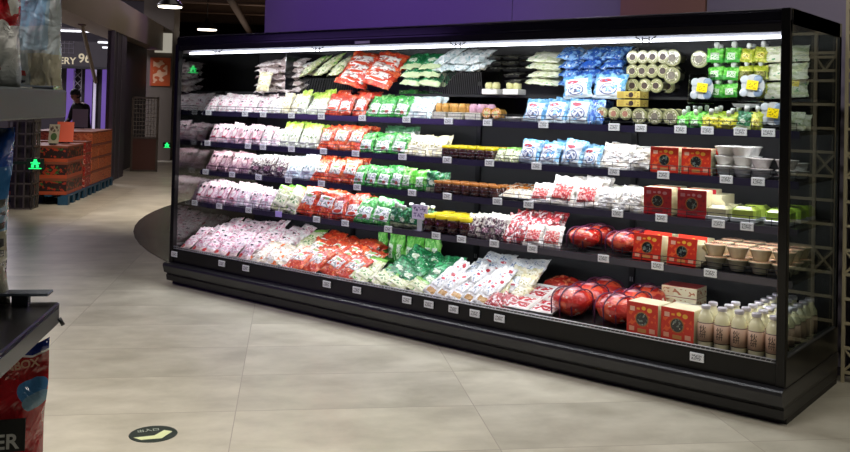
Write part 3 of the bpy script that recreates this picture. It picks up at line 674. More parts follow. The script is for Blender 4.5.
mat('melon_green', 'a9bd4a', .2, coat=.9, vary=.35, bscale=14); mat('melon_cream', 'c9c49a', .2, coat=.9, vary=.3, bscale=14); mat('melon_bright', '9ec23a', .2, coat=.9, vary=.35, bscale=14)
mat('tub_orange', 'd89a4a', .25, coat=.6, vary=.4, bscale=60); mat('tub_pink', 'e6a4b8', .25, coat=.6, vary=.4, bscale=60); mat('tub_clear', 'd8ccb8', .2, coat=.7, vary=.5, bscale=60)
mat('foam_box', 'dccf8e', .4, coat=.4, vary=.4, bscale=50)

P = lambda rec, w=.1, h=.15, t=.035: ('pouch', rec, w, h, t)
# ---- high rear shelf
lay(P('mushroom', .19, .16, .055), 0, 0.456, 0.971, 2, 'mottled pinkish-grey bag in a flat stack', 'food bag', 'mottled bags', levels=5, tilt=70, lh=.055, y=-.02, yaw=8)
lay(P('cream', .15, .17, .05), 0, 0.555, 0.704, 1, 'cream bag leaning on the mottled stack', 'food bag', 'leaning cream bags', tilt=10, y=-.1)
lay(P('clearwhite', .15, .13, .04), 0, 0.912, 1.122, 1, 'greyish clear bag high on a pile', 'food bag', 'greyish clear bags', levels=2, tilt=72, lh=.06, z=.15)
lay(P('creamgreen', .15, .24, .05), 0, 0.995, 1.467, 3, 'long pale-green vegetable bag', 'food bag', 'pale-green vegetable bags', tilt=54, y=-.06, z=.135, yaw=-10, roll_=-8, rows=2, dy=.05, dz=.045)
def one(o, label, cat, group=None): return tag(o, label, cat, group)
b = basket('wire_basket', .52, .115, .18); b.location = (1.279, .5, 1.624); tag(b, 'black wire basket under the long pale-green bags, high rear shelf', 'basket')
b = basket('wire_basket', .46, .15, .2); b.location = (2.556, .48, 1.624); tag(b, 'black wire basket under the pale-blue bags, high rear shelf', 'basket')
lay(P('redwhite', .2, .2, .065), 0, 1.51, 2.022, 2, 'high-leaning red and white bag', 'food bag', 'red and white bags', tilt=46, y=-.12, z=.05, yaw=14, rows=3, dy=.06, dz=.06, roll_=12)
lay(P('darkgreen', .17, .18, .05), 0, 2.08, 2.436, 2, 'dark-green vegetable bag in a pile', 'food bag', 'dark-green bags', levels=3, rows=2, dy=.07, tilt=50, y=-.05, z=.06, lh=.06)
lay(P('icewhite', .17, .22, .055), 0, 2.363, 2.802, 3, 'pale-blue clear bag above basket', 'food bag', 'pale-blue clear bags', levels=2, tilt=62, y=-.05, z=.165, lh=.05, yaw=-12)
TD = ('tray', .13, .15, .02, 'tray_black', 'food_dark', None, .016)
lay(TD, 0, 2.768, 3.183, 3, 'dark clear-lidded tray', 'food tray', 'dark clear-lidded trays', levels=3, tilt=-8, y=.05, z=.16, lh=.04)
lay(TD, 0, 2.968, 3.113, 1, 'dark tray on top of a cream foam pack', 'food tray', 'dark trays above cream packs', levels=2, tilt=-8, y=-.02, z=.075, lh=.04)
lay(('tub', .12, .085, 'bowl_white', 'foam_box'), 0, 2.794, 3.12, 2, 'cream twin-domed pack with white label', 'food pack', 'cream twin-domed packs', y=-.04, tilt=0)
lay(P('palegreen', .17, .16, .04), 0, 3.152, 3.389, 1, 'pale cream-green bag in a flat stack', 'food bag', 'pale cream-green bags', levels=4, tilt=68, y=-.02, z=.07, lh=.05)
lay(P('bluedeep', .17, .18, .055), 0, 3.374, 3.831, 3, 'deep-blue bag in a flat stack', 'food bag', 'deep-blue bags', levels=4, tilt=66, y=.0, z=.07, lh=.056)
lay(P('bluewhite', .17, .155, .045), 0, 3.505, 3.917, 2, 'large blue and white round-print bag before the blue stack', 'food bag', 'large round-print bags', tilt=14, y=-.13, z=-.02)
RL = ('roll', .043, .1, 'tub_greenwhite', 'tub_face', 'tub_core'); RB = ('roll', .052, .09, 'tub_greenwhite', 'tub_face_big', 'tub_core_big')
lay(RL, 0, 3.885, 4.146, 4, 'upper cream dark-centred tub', 'food tub', 'cream tubs on their side', y=-.02, z=.112, tilt=0, dy=.1, rows=2, shy=.03, levels=2, lh=.085)
lay(RL, 0, 3.818, 4.121, 4, 'lower cream dark-centred tub', 'food tub', 'lower cream tubs', y=-.04, z=.022, tilt=0, rows=2, dy=.1, shy=.03)
lay(RB, 0, 4.102, 4.246, 1, 'large printed cream tub', 'food tub', 'large printed tubs', levels=2, y=-.02, z=.075, lh=.105, tilt=0)
lay(RB, 0, 4.271, 4.404, 1, 'large cream tub left of the green spout pouches', 'food tub', 'large printed tubs', y=-.02, z=.17, tilt=0)
SPG = ('spout', 'brightgreen', .09, .085, .04); SPY = ('spout', 'yellowgreen', .085, .085, .04)
lay(SPG, 0, 4.392, 4.579, 2, 'green spout pouch', 'spout pouch', 'green spout pouches', levels=3, rows=2, dy=.06, tilt=14, y=-.03, z=-.0, lh=.1)
lay(SPY, 0, 4.579, 4.737, 2, 'yellow-green spout pouch', 'spout pouch', 'yellow-green spout pouches', levels=3, rows=2, dy=.06, tilt=14, y=-.03, z=-.0, lh=.1)
lay(P('palegreen', .15, .1, .04), 0, 4.725, 4.95, 1, 'pale-green pack beside the right post', 'food bag', 'pale-green packs by the post', levels=3, rows=1, tilt=14, y=-.02, lh=.1)
CL = ('clam', .15, .17)
for px_, yy, zz, tx in ((4.399, .36, 1.585, 'left of the green spout pouches'), (4.689, .34, 1.6, 'before the yellow-green spout pouches'), (4.86, .50, 1.625, 'against the right end glass'), (4.801, .34, 1.45, 'at the right end, lowest')):
    o = item(CL, (px_, yy, zz), (-.12, 0, .05), (1, 1, 1)); tag(o, 'clear cup pack with yellow tag, '+tx, 'cup pack', 'clear cup packs with yellow tags')
lay(('tray', .15, .12, .02, 'frosted_clear_plastic', 'food_dark', None, .01), 0, 4.596, 4.722, 1, 'shallow clear tray below the yellow-tagged pack', 'food tray', 'shallow clear trays', y=-.16, z=-.055, tilt=0)

# ---- top shelf (first full shelf)
lay(P('pinkwhite', .1, .135, .035), 1, -0.035, 0.756, 6, 'small pink and white bag', 'food bag', 'small pink and white bags', rows=3, dy=.07, dz=.012, tilt=48)
lay(P('clearwhite', .1, .13, .035), 1, 0.756, 0.947, 2, 'greyish white bag beside the pink bags', 'food bag', 'greyish white bags', rows=2, dy=.07, tilt=48)
lay(P('cream', .1, .15, .035), 1, 0.936, 1.133, 2, 'cream bag', 'food bag', 'cream bags', rows=2, dy=.06, tilt=40)
lay(P('limewhite', .1, .17, .035), 1, 1.133, 1.443, 3, 'white bag with lime top', 'food bag', 'lime-topped bags', rows=3, dy=.06, dz=.01, tilt=40)
lay(P('redwhite', .13, .16, .04), 1, 1.443, 1.859, 3, 'red bag with white label', 'food bag', 'red bags with white label', rows=3, dy=.065, dz=.015, tilt=42)
lay(P('greenwhite', .12, .145, .04), 1, 1.859, 2.264, 3, 'green and white bag', 'food bag', 'green and white bags', rows=2, dy=.07, dz=.02, tilt=42)
lay(P('greenwhite', .15, .16, .04), 1, 1.95, 2.296, 2, 'tall green and white bag behind the others', 'food bag', 'tall green and white bags', y=.24, z=.06, tilt=28, rows=2, dy=.06)
lay(P('icewhite', .18, .15, .04), 1, 2.264, 2.481, 1, 'light-blue clear bag beside the orange tubs', 'food bag', 'light-blue clear bags', rows=3, dy=.06, tilt=36)
lay(('tub', .118, .11, 'tub_clear', 'tub_orange'), 1, 2.481, 2.758, 2, 'twin orange dessert tub', 'dessert tub', 'twin orange tubs', tilt=0, rows=2, dy=.13)
lay(('tub', .13, .11, 'tub_clear', 'tub_pink'), 1, 2.758, 2.915, 1, 'twin pink dessert tub', 'dessert tub', 'twin pink tubs', tilt=0, rows=2, dy=.13)
lay(('roll', .038, .08, 'tub_orange', 'food_orange', 'foam_box'), 1, 2.915, 3.06, 2, 'orange tub on its side', 'dessert tub', 'orange tubs on their side', tilt=0, z=.01)
lay(('tray', .15, .16, .018, 'tray_white', 'food_cream', None, .008), 1, 2.932, 3.269, 2, 'flat white tray of pastries', 'food tray', 'flat white trays', tilt=-4, rows=2, dy=.18, z=.0, y=.03)
lay(P('bluewhite', .15, .165, .045), 1, 3.238, 3.715, 3, 'blue and white round-print bag', 'food bag', 'blue round-print bags', rows=2, dy=.08, dz=.01, tilt=22)
lay(P('bluedeep', .14, .16, .045), 1, 3.702, 3.81, 1, 'deep-blue bag right of the round-print bags', 'food bag', 'deep-blue bags', rows=2, dy=.07, tilt=24)
RP = ('roll', .039, .1, 'tub_greenwhite', 'tub_face', 'tub_pinkcore')
lay(RP, 1, 3.756, 3.994, 3, 'cream tub on its side with pinkish centre', 'food tub', 'pink-centred tubs', tilt=0, y=.03, z=.03)
lay(('carton', .15, .042, .12, 'carton_yellow', 'core_dark'), 1, 3.85, 4.084, 1, 'yellow carton stacked above the pink-centred tubs', 'carton', 'yellow cartons', tilt=0, levels=2, lh=.05, y=.03, z=.112)
lay(('roll', .048, .1, 'tub_greenwhite', 'tub_face_big', 'tub_core_big'), 1, 3.988, 4.275, 3, 'large cream tub on its side', 'food tub', 'large cream tubs', tilt=0, rows=2, dy=.11, y=.04, z=.01)
lay(('spout', 'brightgreen', .09, .075, .04), 1, 4.281, 4.423, 2, 'bright-green spout pouch', 'spout pouch', 'bright-green spout pouches', tilt=12, rows=3, dy=.07, dz=.012, y=.02)
lay(('spout', 'yellowpack', .1, .075, .04), 1, 4.423, 4.611, 2, 'yellow spout pouch', 'spout pouch', 'yellow spout pouches', tilt=12, rows=3, dy=.07, dz=.012, y=.02)
lay(('spout', 'darkgreen', .09, .1, .04), 1, 4.611, 4.693, 1, 'dark-green spout pouch with round print', 'spout pouch', 'dark-green spout pouches', tilt=12, rows=2, dy=.07, y=.02)
lay(('spout', 'yellowgreen', .08, .1, .04), 1, 4.693, 4.758, 1, 'yellow-green spout pouch by the cup pack', 'spout pouch', 'yellow-green spout pouches', tilt=12, rows=2, dy=.07, y=.02)
lay(P('palegreen', .1, .1, .04), 1, 4.70, 4.95, 2, 'pale pack behind the right post', 'food bag', 'pale packs behind the post', rows=2, dy=.1, tilt=12, y=.14)

# ---- second shelf
lay(P('pinkface', .1, .15, .035), 2, 0.032, 0.694, 5, 'pink face-print bag', 'food bag', 'pink face-print bags', rows=2, dy=.06, tilt=38)
lay(P('pinkwhite', .1, .14, .035), 2, 0.694, 0.923, 2, 'pink and white bag beside face-print bags', 'food bag', 'pink and white bags', rows=2, dy=.06, tilt=42)
lay(P('limewhite', .11, .18, .035), 2, 0.923, 1.366, 4, 'white bag with lime top', 'food bag', 'lime-topped bags', rows=2, dy=.06, dz=.01, tilt=36)
lay(P('orangered', .14, .17, .04), 2, 1.366, 1.818, 3, 'orange-red bag', 'food bag', 'orange-red bags', rows=3, dy=.06, dz=.008, tilt=36)
lay(P('greenwhite', .13, .14, .04), 2, 1.798, 2.272, 3, 'green and white bag', 'food bag', 'green and white bags', rows=2, dy=.065, tilt=36)
lay(P('greygreen', .13, .15, .04), 2, 1.856, 2.17, 2, 'grey-green bag standing behind the green ones', 'food bag', 'grey-green bags', y=.22, z=.04, tilt=10, rows=2, dy=.06)
lay(P('cream', .14, .135, .03), 2, 2.253, 2.595, 2, 'pale yellow-green flat bag', 'food bag', 'pale yellow-green bags', rows=2, dy=.06, tilt=38)
lay(('jar', .033, .085, 'jar_dark', 'lid_yellow'), 2, 2.577, 3.019, 6, 'dark jar with yellow lid', 'jar', 'yellow-lidded jars', tilt=0, rows=3, dy=.075, y=.03, skip=[])
lay(P('creamgreen', .1, .09, .03), 2, 3.019, 3.23, 3, 'small cream and green bag', 'food bag', 'small cream and green bags', rows=2, dy=.07, tilt=48)
lay(P('bluewhite', .15, .165, .045), 2, 3.199, 3.666, 3, 'blue and white round-print bag', 'food bag', 'blue round-print bags', rows=3, dy=.075, tilt=24)
lay(P('bluewhite', .13, .14, .045), 2, 3.666, 3.796, 1, 'pale-blue bag right of the round-print bags', 'food bag', 'pale-blue bags', rows=2, dy=.075, tilt=24)
lay(P('clearwhite', .17, .14, .035), 2, 3.776, 3.974, 1, 'clear bag of brown slices', 'food bag', 'clear bags of slices', rows=3, dy=.08, tilt=50)
BW = ('bowl', .034, .058, .062, 'bowl_white', 'film_whitetop')
lay(BW, 2, 3.819, 4.07, 2, 'white lidded bowl behind the white labelled pack', 'bowl', 'white lidded bowls', levels=2, lh=.058, tilt=0, y=.2, z=.02)
lay(P('clearwhite', .16, .13, .05), 2, 3.974, 4.121, 1, 'clear pack with large white label', 'food pack', 'white-labelled packs', rows=2, dy=.08, tilt=14)
GR = ('gift', .165, .145, .09, 'gift_red')
lay(GR, 2, 4.114, 4.491, 2, 'bright-red gift box with round medallion', 'gift box', 'bright-red gift boxes', tilt=0, y=.02, jit=.5, rows=2, dy=.11, yaw=2)
lay(BW, 2, 4.497, 4.687, 2, 'white bowl left of the pinkish bowls', 'bowl', 'white bowls', levels=3, lh=.054, tilt=0, y=.07, rows=2, dy=.14)
lay(('bowl', .036, .058, .056, 'bowl_pink', 'film_pinktop'), 2, 4.676, 4.95, 2, 'pinkish bowl near the right post', 'bowl', 'pinkish bowls', levels=2, lh=.055, tilt=0, y=.07)
lay(('bowl', .05, .062, .045, 'bowl_pink', 'film_whitetop'), 2, 4.80, 4.95, 1, 'pale bowl touching the right end glass', 'bowl', 'pale bowls', levels=2, lh=.045, tilt=0, y=.26)

# ---- third shelf
lay(P('duskface', .11, .15, .04), 3, 0.029, 0.592, 4, 'dusky pink face-print bag', 'food bag', 'dusky pink bags', rows=3, dy=.06, tilt=36)
lay(P('darkgrape', .12, .15, .04), 3, 0.592, 1.025, 3, 'dark grape-print bag', 'food bag', 'dark grape-print bags', rows=2, dy=.06, tilt=38)
lay(P('icewhite', .13, .17, .04), 3, 1.025, 1.342, 2, 'white bag with pale-blue top', 'food bag', 'pale-blue topped bags', rows=2, dy=.06, tilt=38)
lay(P('orangered', .14, .165, .04), 3, 1.331, 1.785, 3, 'orange-red bag', 'food bag', 'orange-red bags', rows=3, dy=.06, dz=.006, tilt=38)
lay(P('greenwhite', .13, .14, .04), 3, 1.765, 2.232, 4, 'green and white bag', 'food bag', 'green and white bags', rows=2, dy=.065, tilt=36)
lay(P('brightgreen', .13, .16, .04), 3, 2.214, 2.469, 2, 'bright-green bag', 'food bag', 'bright-green bags', rows=2, dy=.065, tilt=20)
lay(P('darkgreen', .1, .14, .04), 3, 2.46, 2.566, 1, 'dark-green bag left of the brown jars', 'food bag', 'dark-green bags', rows=3, dy=.065, tilt=10)
lay(('jar', .033, .085, 'jar_brown', 'lid_orange'), 3, 2.531, 3.072, 7, 'brown jar with orange-brown lid', 'jar', 'orange-lidded jars', tilt=0, rows=2, dy=.075, y=.03)
lay(('tray', .14, .16, .02, 'tray_white', 'food_orange', None, .022), 3, 2.945, 3.303, 3, 'white tray of orange food', 'food tray', 'trays of orange food', tilt=-12, rows=2, dy=.17, y=.13, z=.02)
lay(('tray', .12, .15, .02, 'tray_white', 'food_cream', None, .022), 3, 3.08, 3.303, 2, 'white tray of cream food', 'food tray', 'trays of cream food', tilt=-16, y=.02, z=.0)
lay(P('redmeat', .12, .12, .03), 3, 3.288, 3.443, 1, 'small red meat pack beside the trays', 'meat pack', 'small meat packs', rows=2, dy=.07, tilt=48)
lay(P('redmeat', .14, .16, .035), 3, 3.443, 3.786, 2, 'white pack with red meat window', 'meat pack', 'white meat packs', rows=3, dy=.07, tilt=42)
lay(P('clearwhite', .16, .13, .05), 3, 3.773, 4.092, 2, 'clear bulging bag of pale food', 'food bag', 'clear bulging bags', rows=3, dy=.09, tilt=42)
lay(BW, 3, 3.867, 4.084, 2, 'white bowl behind the clear bulging bags', 'bowl', 'white bowls', y=.26, z=.06, tilt=0)
lay(('gift', .165, .155, .1, 'gift_darkred'), 3, 4.067, 4.482, 2, 'dark-red gift box with round medallion', 'gift box', 'dark-red gift boxes', tilt=0, y=.03, rows=2, dy=.13, jit=.5, yaw=2)
lay(('carton', .045, .13, .2, 'cream_card', 'cream_card'), 3, 4.428, 4.521, 2, 'narrow cream carton right of the dark-red boxes', 'carton', 'narrow cream cartons', tilt=0, y=.1)
lay(('melon', .125, .08, .12, 'melon_cream'), 3, 4.448, 4.59, 1, 'wrapped pale melon piece', 'melon', 'pale melon pieces', tilt=0, y=.03, rows=2, dy=.16)
lay(('melon', .13, .085, .12, 'melon_green'), 3, 4.59, 4.737, 1, 'wrapped green melon piece', 'melon', 'green melon pieces', tilt=0, y=.03, rows=2, dy=.16)
lay(('melon', .13, .085, .12, 'melon_bright'), 3, 4.737, 4.95, 1, 'wrapped bright-green melon piece at the right end', 'melon', 'bright-green melon pieces', tilt=0, y=.05, rows=3, dy=.17)

# ---- fourth shelf
lay(P('pinkface', .13, .17, .04), 4, -0.06, 0.523, 4, 'pink face-print bag', 'food bag', 'pink face-print bags', rows=3, dy=.065, tilt=42)
lay(P('pinkwhite', .12, .16, .04), 4, 0.523, 0.938, 3, 'pale pink and white bag', 'food bag', 'pale pink bags', rows=3, dy=.065, tilt=46)
lay(P('creamgreen', .12, .19, .04), 4, 0.938, 1.237, 2, 'long cream and green bag', 'food bag', 'long cream and green bags', rows=2, dy=.065, tilt=44, roll_=8)
lay(P('orangered', .16, .19, .045), 4, 1.225, 1.615, 2, 'orange-red bag with grey label', 'food bag', 'grey-labelled orange-red bags', rows=3, dy=.065, tilt=40, roll_=6)
lay(P('redwhite', .14, .17, .045), 4, 1.615, 1.89, 2, 'red bag with white label', 'food bag', 'red bags with white label', rows=3, dy=.065, tilt=38)
lay(P('greenwhite', .14, .17, .045), 4, 1.85, 2.18, 2, 'green and white bag', 'food bag', 'green and white bags', rows=2, dy=.07, tilt=42, roll_=6)
lay(('spout', 'darkgreen', .08, .13, .045), 4, 2.161, 2.525, 4, 'dark-green upright pouch', 'spout pouch', 'dark-green upright pouches', rows=2, dy=.08, tilt=4, y=.05)
lay(('jar', .046, .12, 'jar_dark', 'lid_yellow'), 4, 2.498, 2.897, 4, 'large dark jar with bright yellow lid', 'jar', 'large yellow-lidded jars', tilt=0, rows=3, dy=.105, y=.04, shy=.0)
lay(P('darkgrape', .13, .15, .05), 4, 2.848, 3.166, 3, 'dark mottled bag right of the yellow-lidded jars', 'food bag', 'dark mottled bags', rows=2, dy=.08, tilt=46)
lay(P('redclear', .14, .15, .05), 4, 3.104, 3.442, 3, 'red and clear bag', 'food bag', 'red and clear bags', rows=4, dy=.08, dz=.012, tilt=52)
lay(P('redmeat', .15, .13, .035), 4, 3.317, 3.585, 2, 'white pack with red meat window', 'meat pack', 'white meat packs', rows=1, dy=.08, tilt=46, y=-.0)
lay(('apples', .2, .135, .2), 4, 3.549, 4.082, 2, 'red fruit mound in clear film with purple ribbons', 'fruit pack', 'ribboned fruit packs', rows=2, dy=.19, tilt=0, y=.13)
lay(('gift', .17, .15, .11, 'gift_red'), 4, 4.038, 4.459, 2, 'bright-red gift box with round medallion', 'gift box', 'bright-red gift boxes', tilt=8, y=.02, rows=2, dy=.14, jit=.5, yaw=-2)
lay(('carton', .035, .12, .22, 'cream_card', 'cream_card'), 4, 4.416, 4.468, 1, 'narrow cream carton right of the red boxes', 'carton', 'narrow cream cartons', tilt=0, y=.05)
lay(('bowl', .034, .06, .07, 'bowl_peach', 'film_peachtop'), 4, 4.464, 4.955, 4, 'peach-coloured fruit bowl', 'bowl', 'peach fruit bowls', levels=2, lh=.068, tilt=0, y=.08, rows=3, dy=.135, jit=.4)

# ---- bottom deck
lay(P('pinkdeck', .13, .19, .04), 5, 0.047, 0.911, 6, 'pink bag lying in the deck pile', 'food bag', 'pink bags in the deck pile', rows=6, dy=.085, dz=.022, tilt=56, y=.03)
lay(P('pinkwhite', .14, .19, .04), 5, 0.529, 1.048, 3, 'pink and white bag', 'food bag', 'pink and white bags', rows=4, y=.22, dy=.085, dz=.022, z=.04, tilt=56)
lay(P('orangecream', .17, .19, .05), 5, 0.888, 1.408, 3, 'cream and orange bag', 'food bag', 'cream and orange bags', rows=2, dy=.09, dz=.03, tilt=58, y=.03, roll_=8)
lay(P('creamgreen', .16, .18, .05), 5, 0.647, 1.237, 3, 'rear cream and green bag', 'food bag', 'rear cream and green bags', rows=2, y=.4, z=.06, dy=.08, dz=.02, tilt=54)
lay(P('orangered', .19, .23, .055), 5, 1.321, 2.03, 4, 'large orange-red bag', 'food bag', 'large orange-red bags', rows=3, dy=.09, dz=.028, tilt=58, y=.03, roll_=7)
lay(P('redwhite', .16, .2, .05), 5, 1.237, 1.874, 3, 'red bag behind the large orange-red ones', 'food bag', 'rear red bags', rows=2, y=.34, z=.07, dy=.08, dz=.02, tilt=58, roll_=10)
lay(P('creamgreen', .15, .2, .04), 5, 2.001, 2.301, 2, 'cream bag with green top', 'food bag', 'green-topped cream bags', rows=2, dy=.09, dz=.02, tilt=60, y=.03, roll_=14)
lay(P('creamgreen', .15, .13, .035), 5, 2.301, 2.669, 2, 'small yellowish bag before the dark-green pile', 'food bag', 'small yellowish bags', rows=1, tilt=66, y=.03, roll_=12)
lay(P('darkgreen', .16, .17, .05), 5, 2.177, 2.693, 3, 'dark-green bag in the deck pile', 'food bag', 'dark-green bags in the pile', rows=4, dy=.09, dz=.026, tilt=56, y=.10, z=.012, roll_=10)
lay(P('brightgreen', .11, .24, .06), 5, 1.767, 2.369, 7, 'light-green pouch standing at the back', 'standing pouch', 'standing light-green pouches', rows=1, y=.6, z=.04, tilt=6, jit=.5)
lay(P('whitered', .12, .26, .045), 5, 2.652, 3.165, 5, 'long white bag with red marks', 'food bag', 'long white bags', rows=2, dy=.12, dz=.04, tilt=60, y=.03, roll_=14)
lay(P('whiteblue', .13, .16, .05), 5, 2.732, 3.26, 4, 'white blue-printed bag', 'food bag', 'white bags with blue print', rows=4, dy=.095, dz=.025, tilt=58, y=.25, z=.05, roll_=4)
lay(P('redclear', .13, .13, .045), 5, 3.15, 3.359, 2, 'small clear bag of red slices', 'food bag', 'small clear bags of slices', rows=1, tilt=58, y=.03, roll_=14)
lay(P('cream', .15, .16, .05), 5, 3.092, 3.336, 2, 'cream block-shaped bag', 'food bag', 'cream block bags', rows=3, dy=.085, dz=.03, tilt=50, y=.17, z=.02)
lay(('tray', .185, .2, .022, 'tray_white', 'food_whitered', None, .012), 5, 3.3, 3.627, 2, 'white pack with red lettering lying flat', 'food pack', 'red-lettered flat packs', rows=2, dy=.2, dz=.035, tilt=-14, y=.03, z=.0)
lay(('tray', .27, .22, .024, 'tray_black', 'food_red', None, .07), 5, 3.234, 3.527, 1, 'black tray heaped with red fruit', 'fruit tray', 'heaped red fruit trays', y=.5, z=.03, tilt=-6)
lay(('apples', .245, .175, .23), 5, 3.565, 4.141, 2, 'large red fruit mound with purple ribbons', 'fruit pack', 'large ribboned fruit packs', rows=3, dy=.2, tilt=0, y=.15)
lay(('gift', .185, .175, .15, 'gift_red'), 5, 4.117, 4.516, 2, 'large red gift box with dark medallion', 'gift box', 'large red gift boxes', tilt=0, y=.03, jit=.4, yaw=-3)
lay(('flatcarton', .2, .062, .18, 'print_redtop'), 5, 4.264, 4.555, 2, 'flat cream carton behind red boxes', 'carton', 'flat cream cartons', levels=2, lh=.066, y=.25, tilt=0)
lay(('flatcarton', .22, .06, .16, 'print_redred'), 5, 4.043, 4.356, 1, 'flat red-topped carton at the back', 'carton', 'flat red-topped cartons', levels=3, lh=.064, y=.56, tilt=0)
lay(('bottle',), 5, 4.516, 4.963, 5, 'glass bottle of soy milk with brown label', 'bottle', 'soy milk bottles', rows=7, skip=[(0, j, 0) for j in (2, 3, 4, 5, 6)]+[(1, j, 0) for j in (3, 4, 5, 6)], dy=.1, tilt=0, y=.06, jit=.4)

pc = root('price_placard', (2.485, .225, .680)); tag(pc, 'pale lilac price placard on a clear post among the dark-green pouches', 'sign')
put('card', MB().rbox(-.068, .068, -.003, .003, .075, .175, .001), printed('placard_card', 'd9cfe8', [('text', (.1, .55, .9, .85), '6a5a88', (8, 6, 1), .5), ('text', (.1, .15, .9, .45), '8a7aa8', (8, 6, 1), .52)], bump=0), pc)
put('post', MB().box(-.022, .022, -.002, .002, .004, .075), M['clearp'], pc); put('foot', MB().box(-.03, .03, -.02, .02, 0, .004), M['clearp'], pc)

# ------------------------------------------------------------------ camera
cd = bpy.data.cameras.new('camera'); co = bpy.data.objects.new('camera', cd); COL.objects.link(co)
yaw, pitch, roll = -0.67409, 0.02144, 0.02473
fw = Vector((math.sin(yaw)*math.cos(pitch), math.cos(yaw)*math.cos(pitch), math.sin(pitch)))
rt = Vector((math.cos(yaw), -math.sin(yaw), 0)); up = rt.cross(fw)
r2 = rt*math.cos(roll)+up*math.sin(roll); u2 = up*math.cos(roll)-rt*math.sin(roll)
mw = Matrix((r2, u2, -fw)).transposed().to_4x4(); mw.translation = Vector((6.3936, -4.6458, 1.5258))
co.matrix_world = mw; cd.sensor_width = 36; cd.lens = 907.26/850*36
cd.shift_y = (87.78-226)/850; cd.clip_start = .05; cd.clip_end = 200
SC.camera = co

# ------------------------------------------------------------------ setting
def floor_mat():
    m = bpy.data.materials.new('floor_tiles'); t = NT(m); b = t.b
    tc = t.n('ShaderNodeTexCoord'); mp = t.n('ShaderNodeMapping'); mp.vector_type = 'POINT'
    mp.inputs['Rotation'].default_value = (0, 0, -A47); t.l(tc.outputs['Object'], mp.inputs[0])
    sp = t.n('ShaderNodeSeparateXYZ'); t.l(mp.outputs[0], sp.inputs[0])
    u, v = t.math('ADD', sp.outputs[0], 100*.6-.735), t.math('ADD', sp.outputs[1], 60*.6+.24)
    row = t.math('FLOOR', t.math('DIVIDE', v, .6)); odd = t.math('MULTIPLY', t.math('MODULO', row, 3.), 0.)
    uu = t.math('ADD', u, t.math('MULTIPLY', odd, .6))
    fv = t.math('FRACT', t.math('DIVIDE', v, .6)); fu = t.math('FRACT', t.math('DIVIDE', uu, 1.2)); colu = t.math('FLOOR', t.math('DIVIDE', uu, 1.2))
    jv = t.math('LESS_THAN', t.math('ABSOLUTE', t.math('SUBTRACT', fv, .5)), .4955)
    ju = t.math('LESS_THAN', t.math('ABSOLUTE', t.math('SUBTRACT', fu, .5)), .4982)
    cb = t.n('ShaderNodeCombineXYZ'); t.l(row, cb.inputs[0]); t.l(colu, cb.inputs[1])
    wn = t.n('ShaderNodeTexWhiteNoise'); t.l(cb.outputs[0], wn.inputs[0])
    ad = t.n('ShaderNodeVectorMath', operation='MULTIPLY_ADD'); t.l(cb.outputs[0], ad.inputs[0]); ad.inputs[1].default_value = (3.1, 5.7, 0); t.l(mp.outputs[0], ad.inputs[2])
    mp2 = t.n('ShaderNodeMapping'); mp2.inputs['Scale'].default_value = (1.5, 2.1, 1); t.l(ad.outputs[0], mp2.inputs[0])
    n1 = t.n('ShaderNodeTexNoise'); n1.inputs['Scale'].default_value = 1.6; n1.inputs['Detail'].default_value = 7; n1.inputs['Roughness'].default_value = .6; n1.inputs['Distortion'].default_value = .15
    t.l(mp2.outputs[0], n1.inputs['Vector'])
    cr = t.n('ShaderNodeValToRGB'); t.l(n1.outputs['Fac'], cr.inputs[0])
    cr.color_ramp.elements[0].position = .3; cr.color_ramp.elements[0].color = srgb('aea896')
    cr.color_ramp.elements[1].position = .72; cr.color_ramp.elements[1].color = srgb('d6d0be')
    f = t.math('ADD', t.math('MULTIPLY', wn.outputs['Value'], .14), .90)
    sc = t.n('ShaderNodeVectorMath', operation='SCALE'); t.l(cr.outputs[0], sc.inputs[0]); t.l(f, sc.inputs['Scale'])
    g = t.math('MULTIPLY', jv, ju)
    mx = t.mix(g, srgb('a09686'), sc.outputs[0]); t.l(mx, b.inputs['Base Color'])
    t.l(t.math('ADD', t.math('MULTIPLY', n1.outputs['Fac'], .2), .24), b.inputs['Roughness']); b.inputs['Specular IOR Level'].default_value = .45
    return m
m = MB(); m.box(-34, 14, -12, 34, -.05, 0); struct('floor', m, floor_mat())
m = MB(); m.box(-34, 14, -12, 34, 5.2, 5.3); struct('ceiling', m, mat('ceiling_black', '2a2019', .9))
m = MB()
for a, b_, c_ in ((-.41, 2.48, 'w'), (2.486, 3.415, 'w'), (4.05, 8.5, 'w')): m.box(a, b_, 1.32, 1.5, 0, 5.2)
wall_m = mat('wall_panel_lavender', '8f8798', .6, vary=.06, bscale=1.2)
struct('wall_rear', m, wall_m)
m = MB(); m.box(3.421, 4.044, 1.30, 1.5, 0, 5.2); struct('trim_1', m, mat('wall_panel_brown', 'a07664', .6))
m = MB(); m.box(-34, 14, 33.8, 34, 0, 5.2); m.box(-34, -33.8, -12, 34, 0, 5.2); struct('wall_far', m, mat('far_wall_dark', '1d1a1c', .8))
m = MB(); m.box(13.8, 14, -12, 34, 0, 5.2); m.box(-34, 14, -12, -11.8, 0, 5.2); struct('wall_near', m, mat('near_wall_dark', '262422', .8))
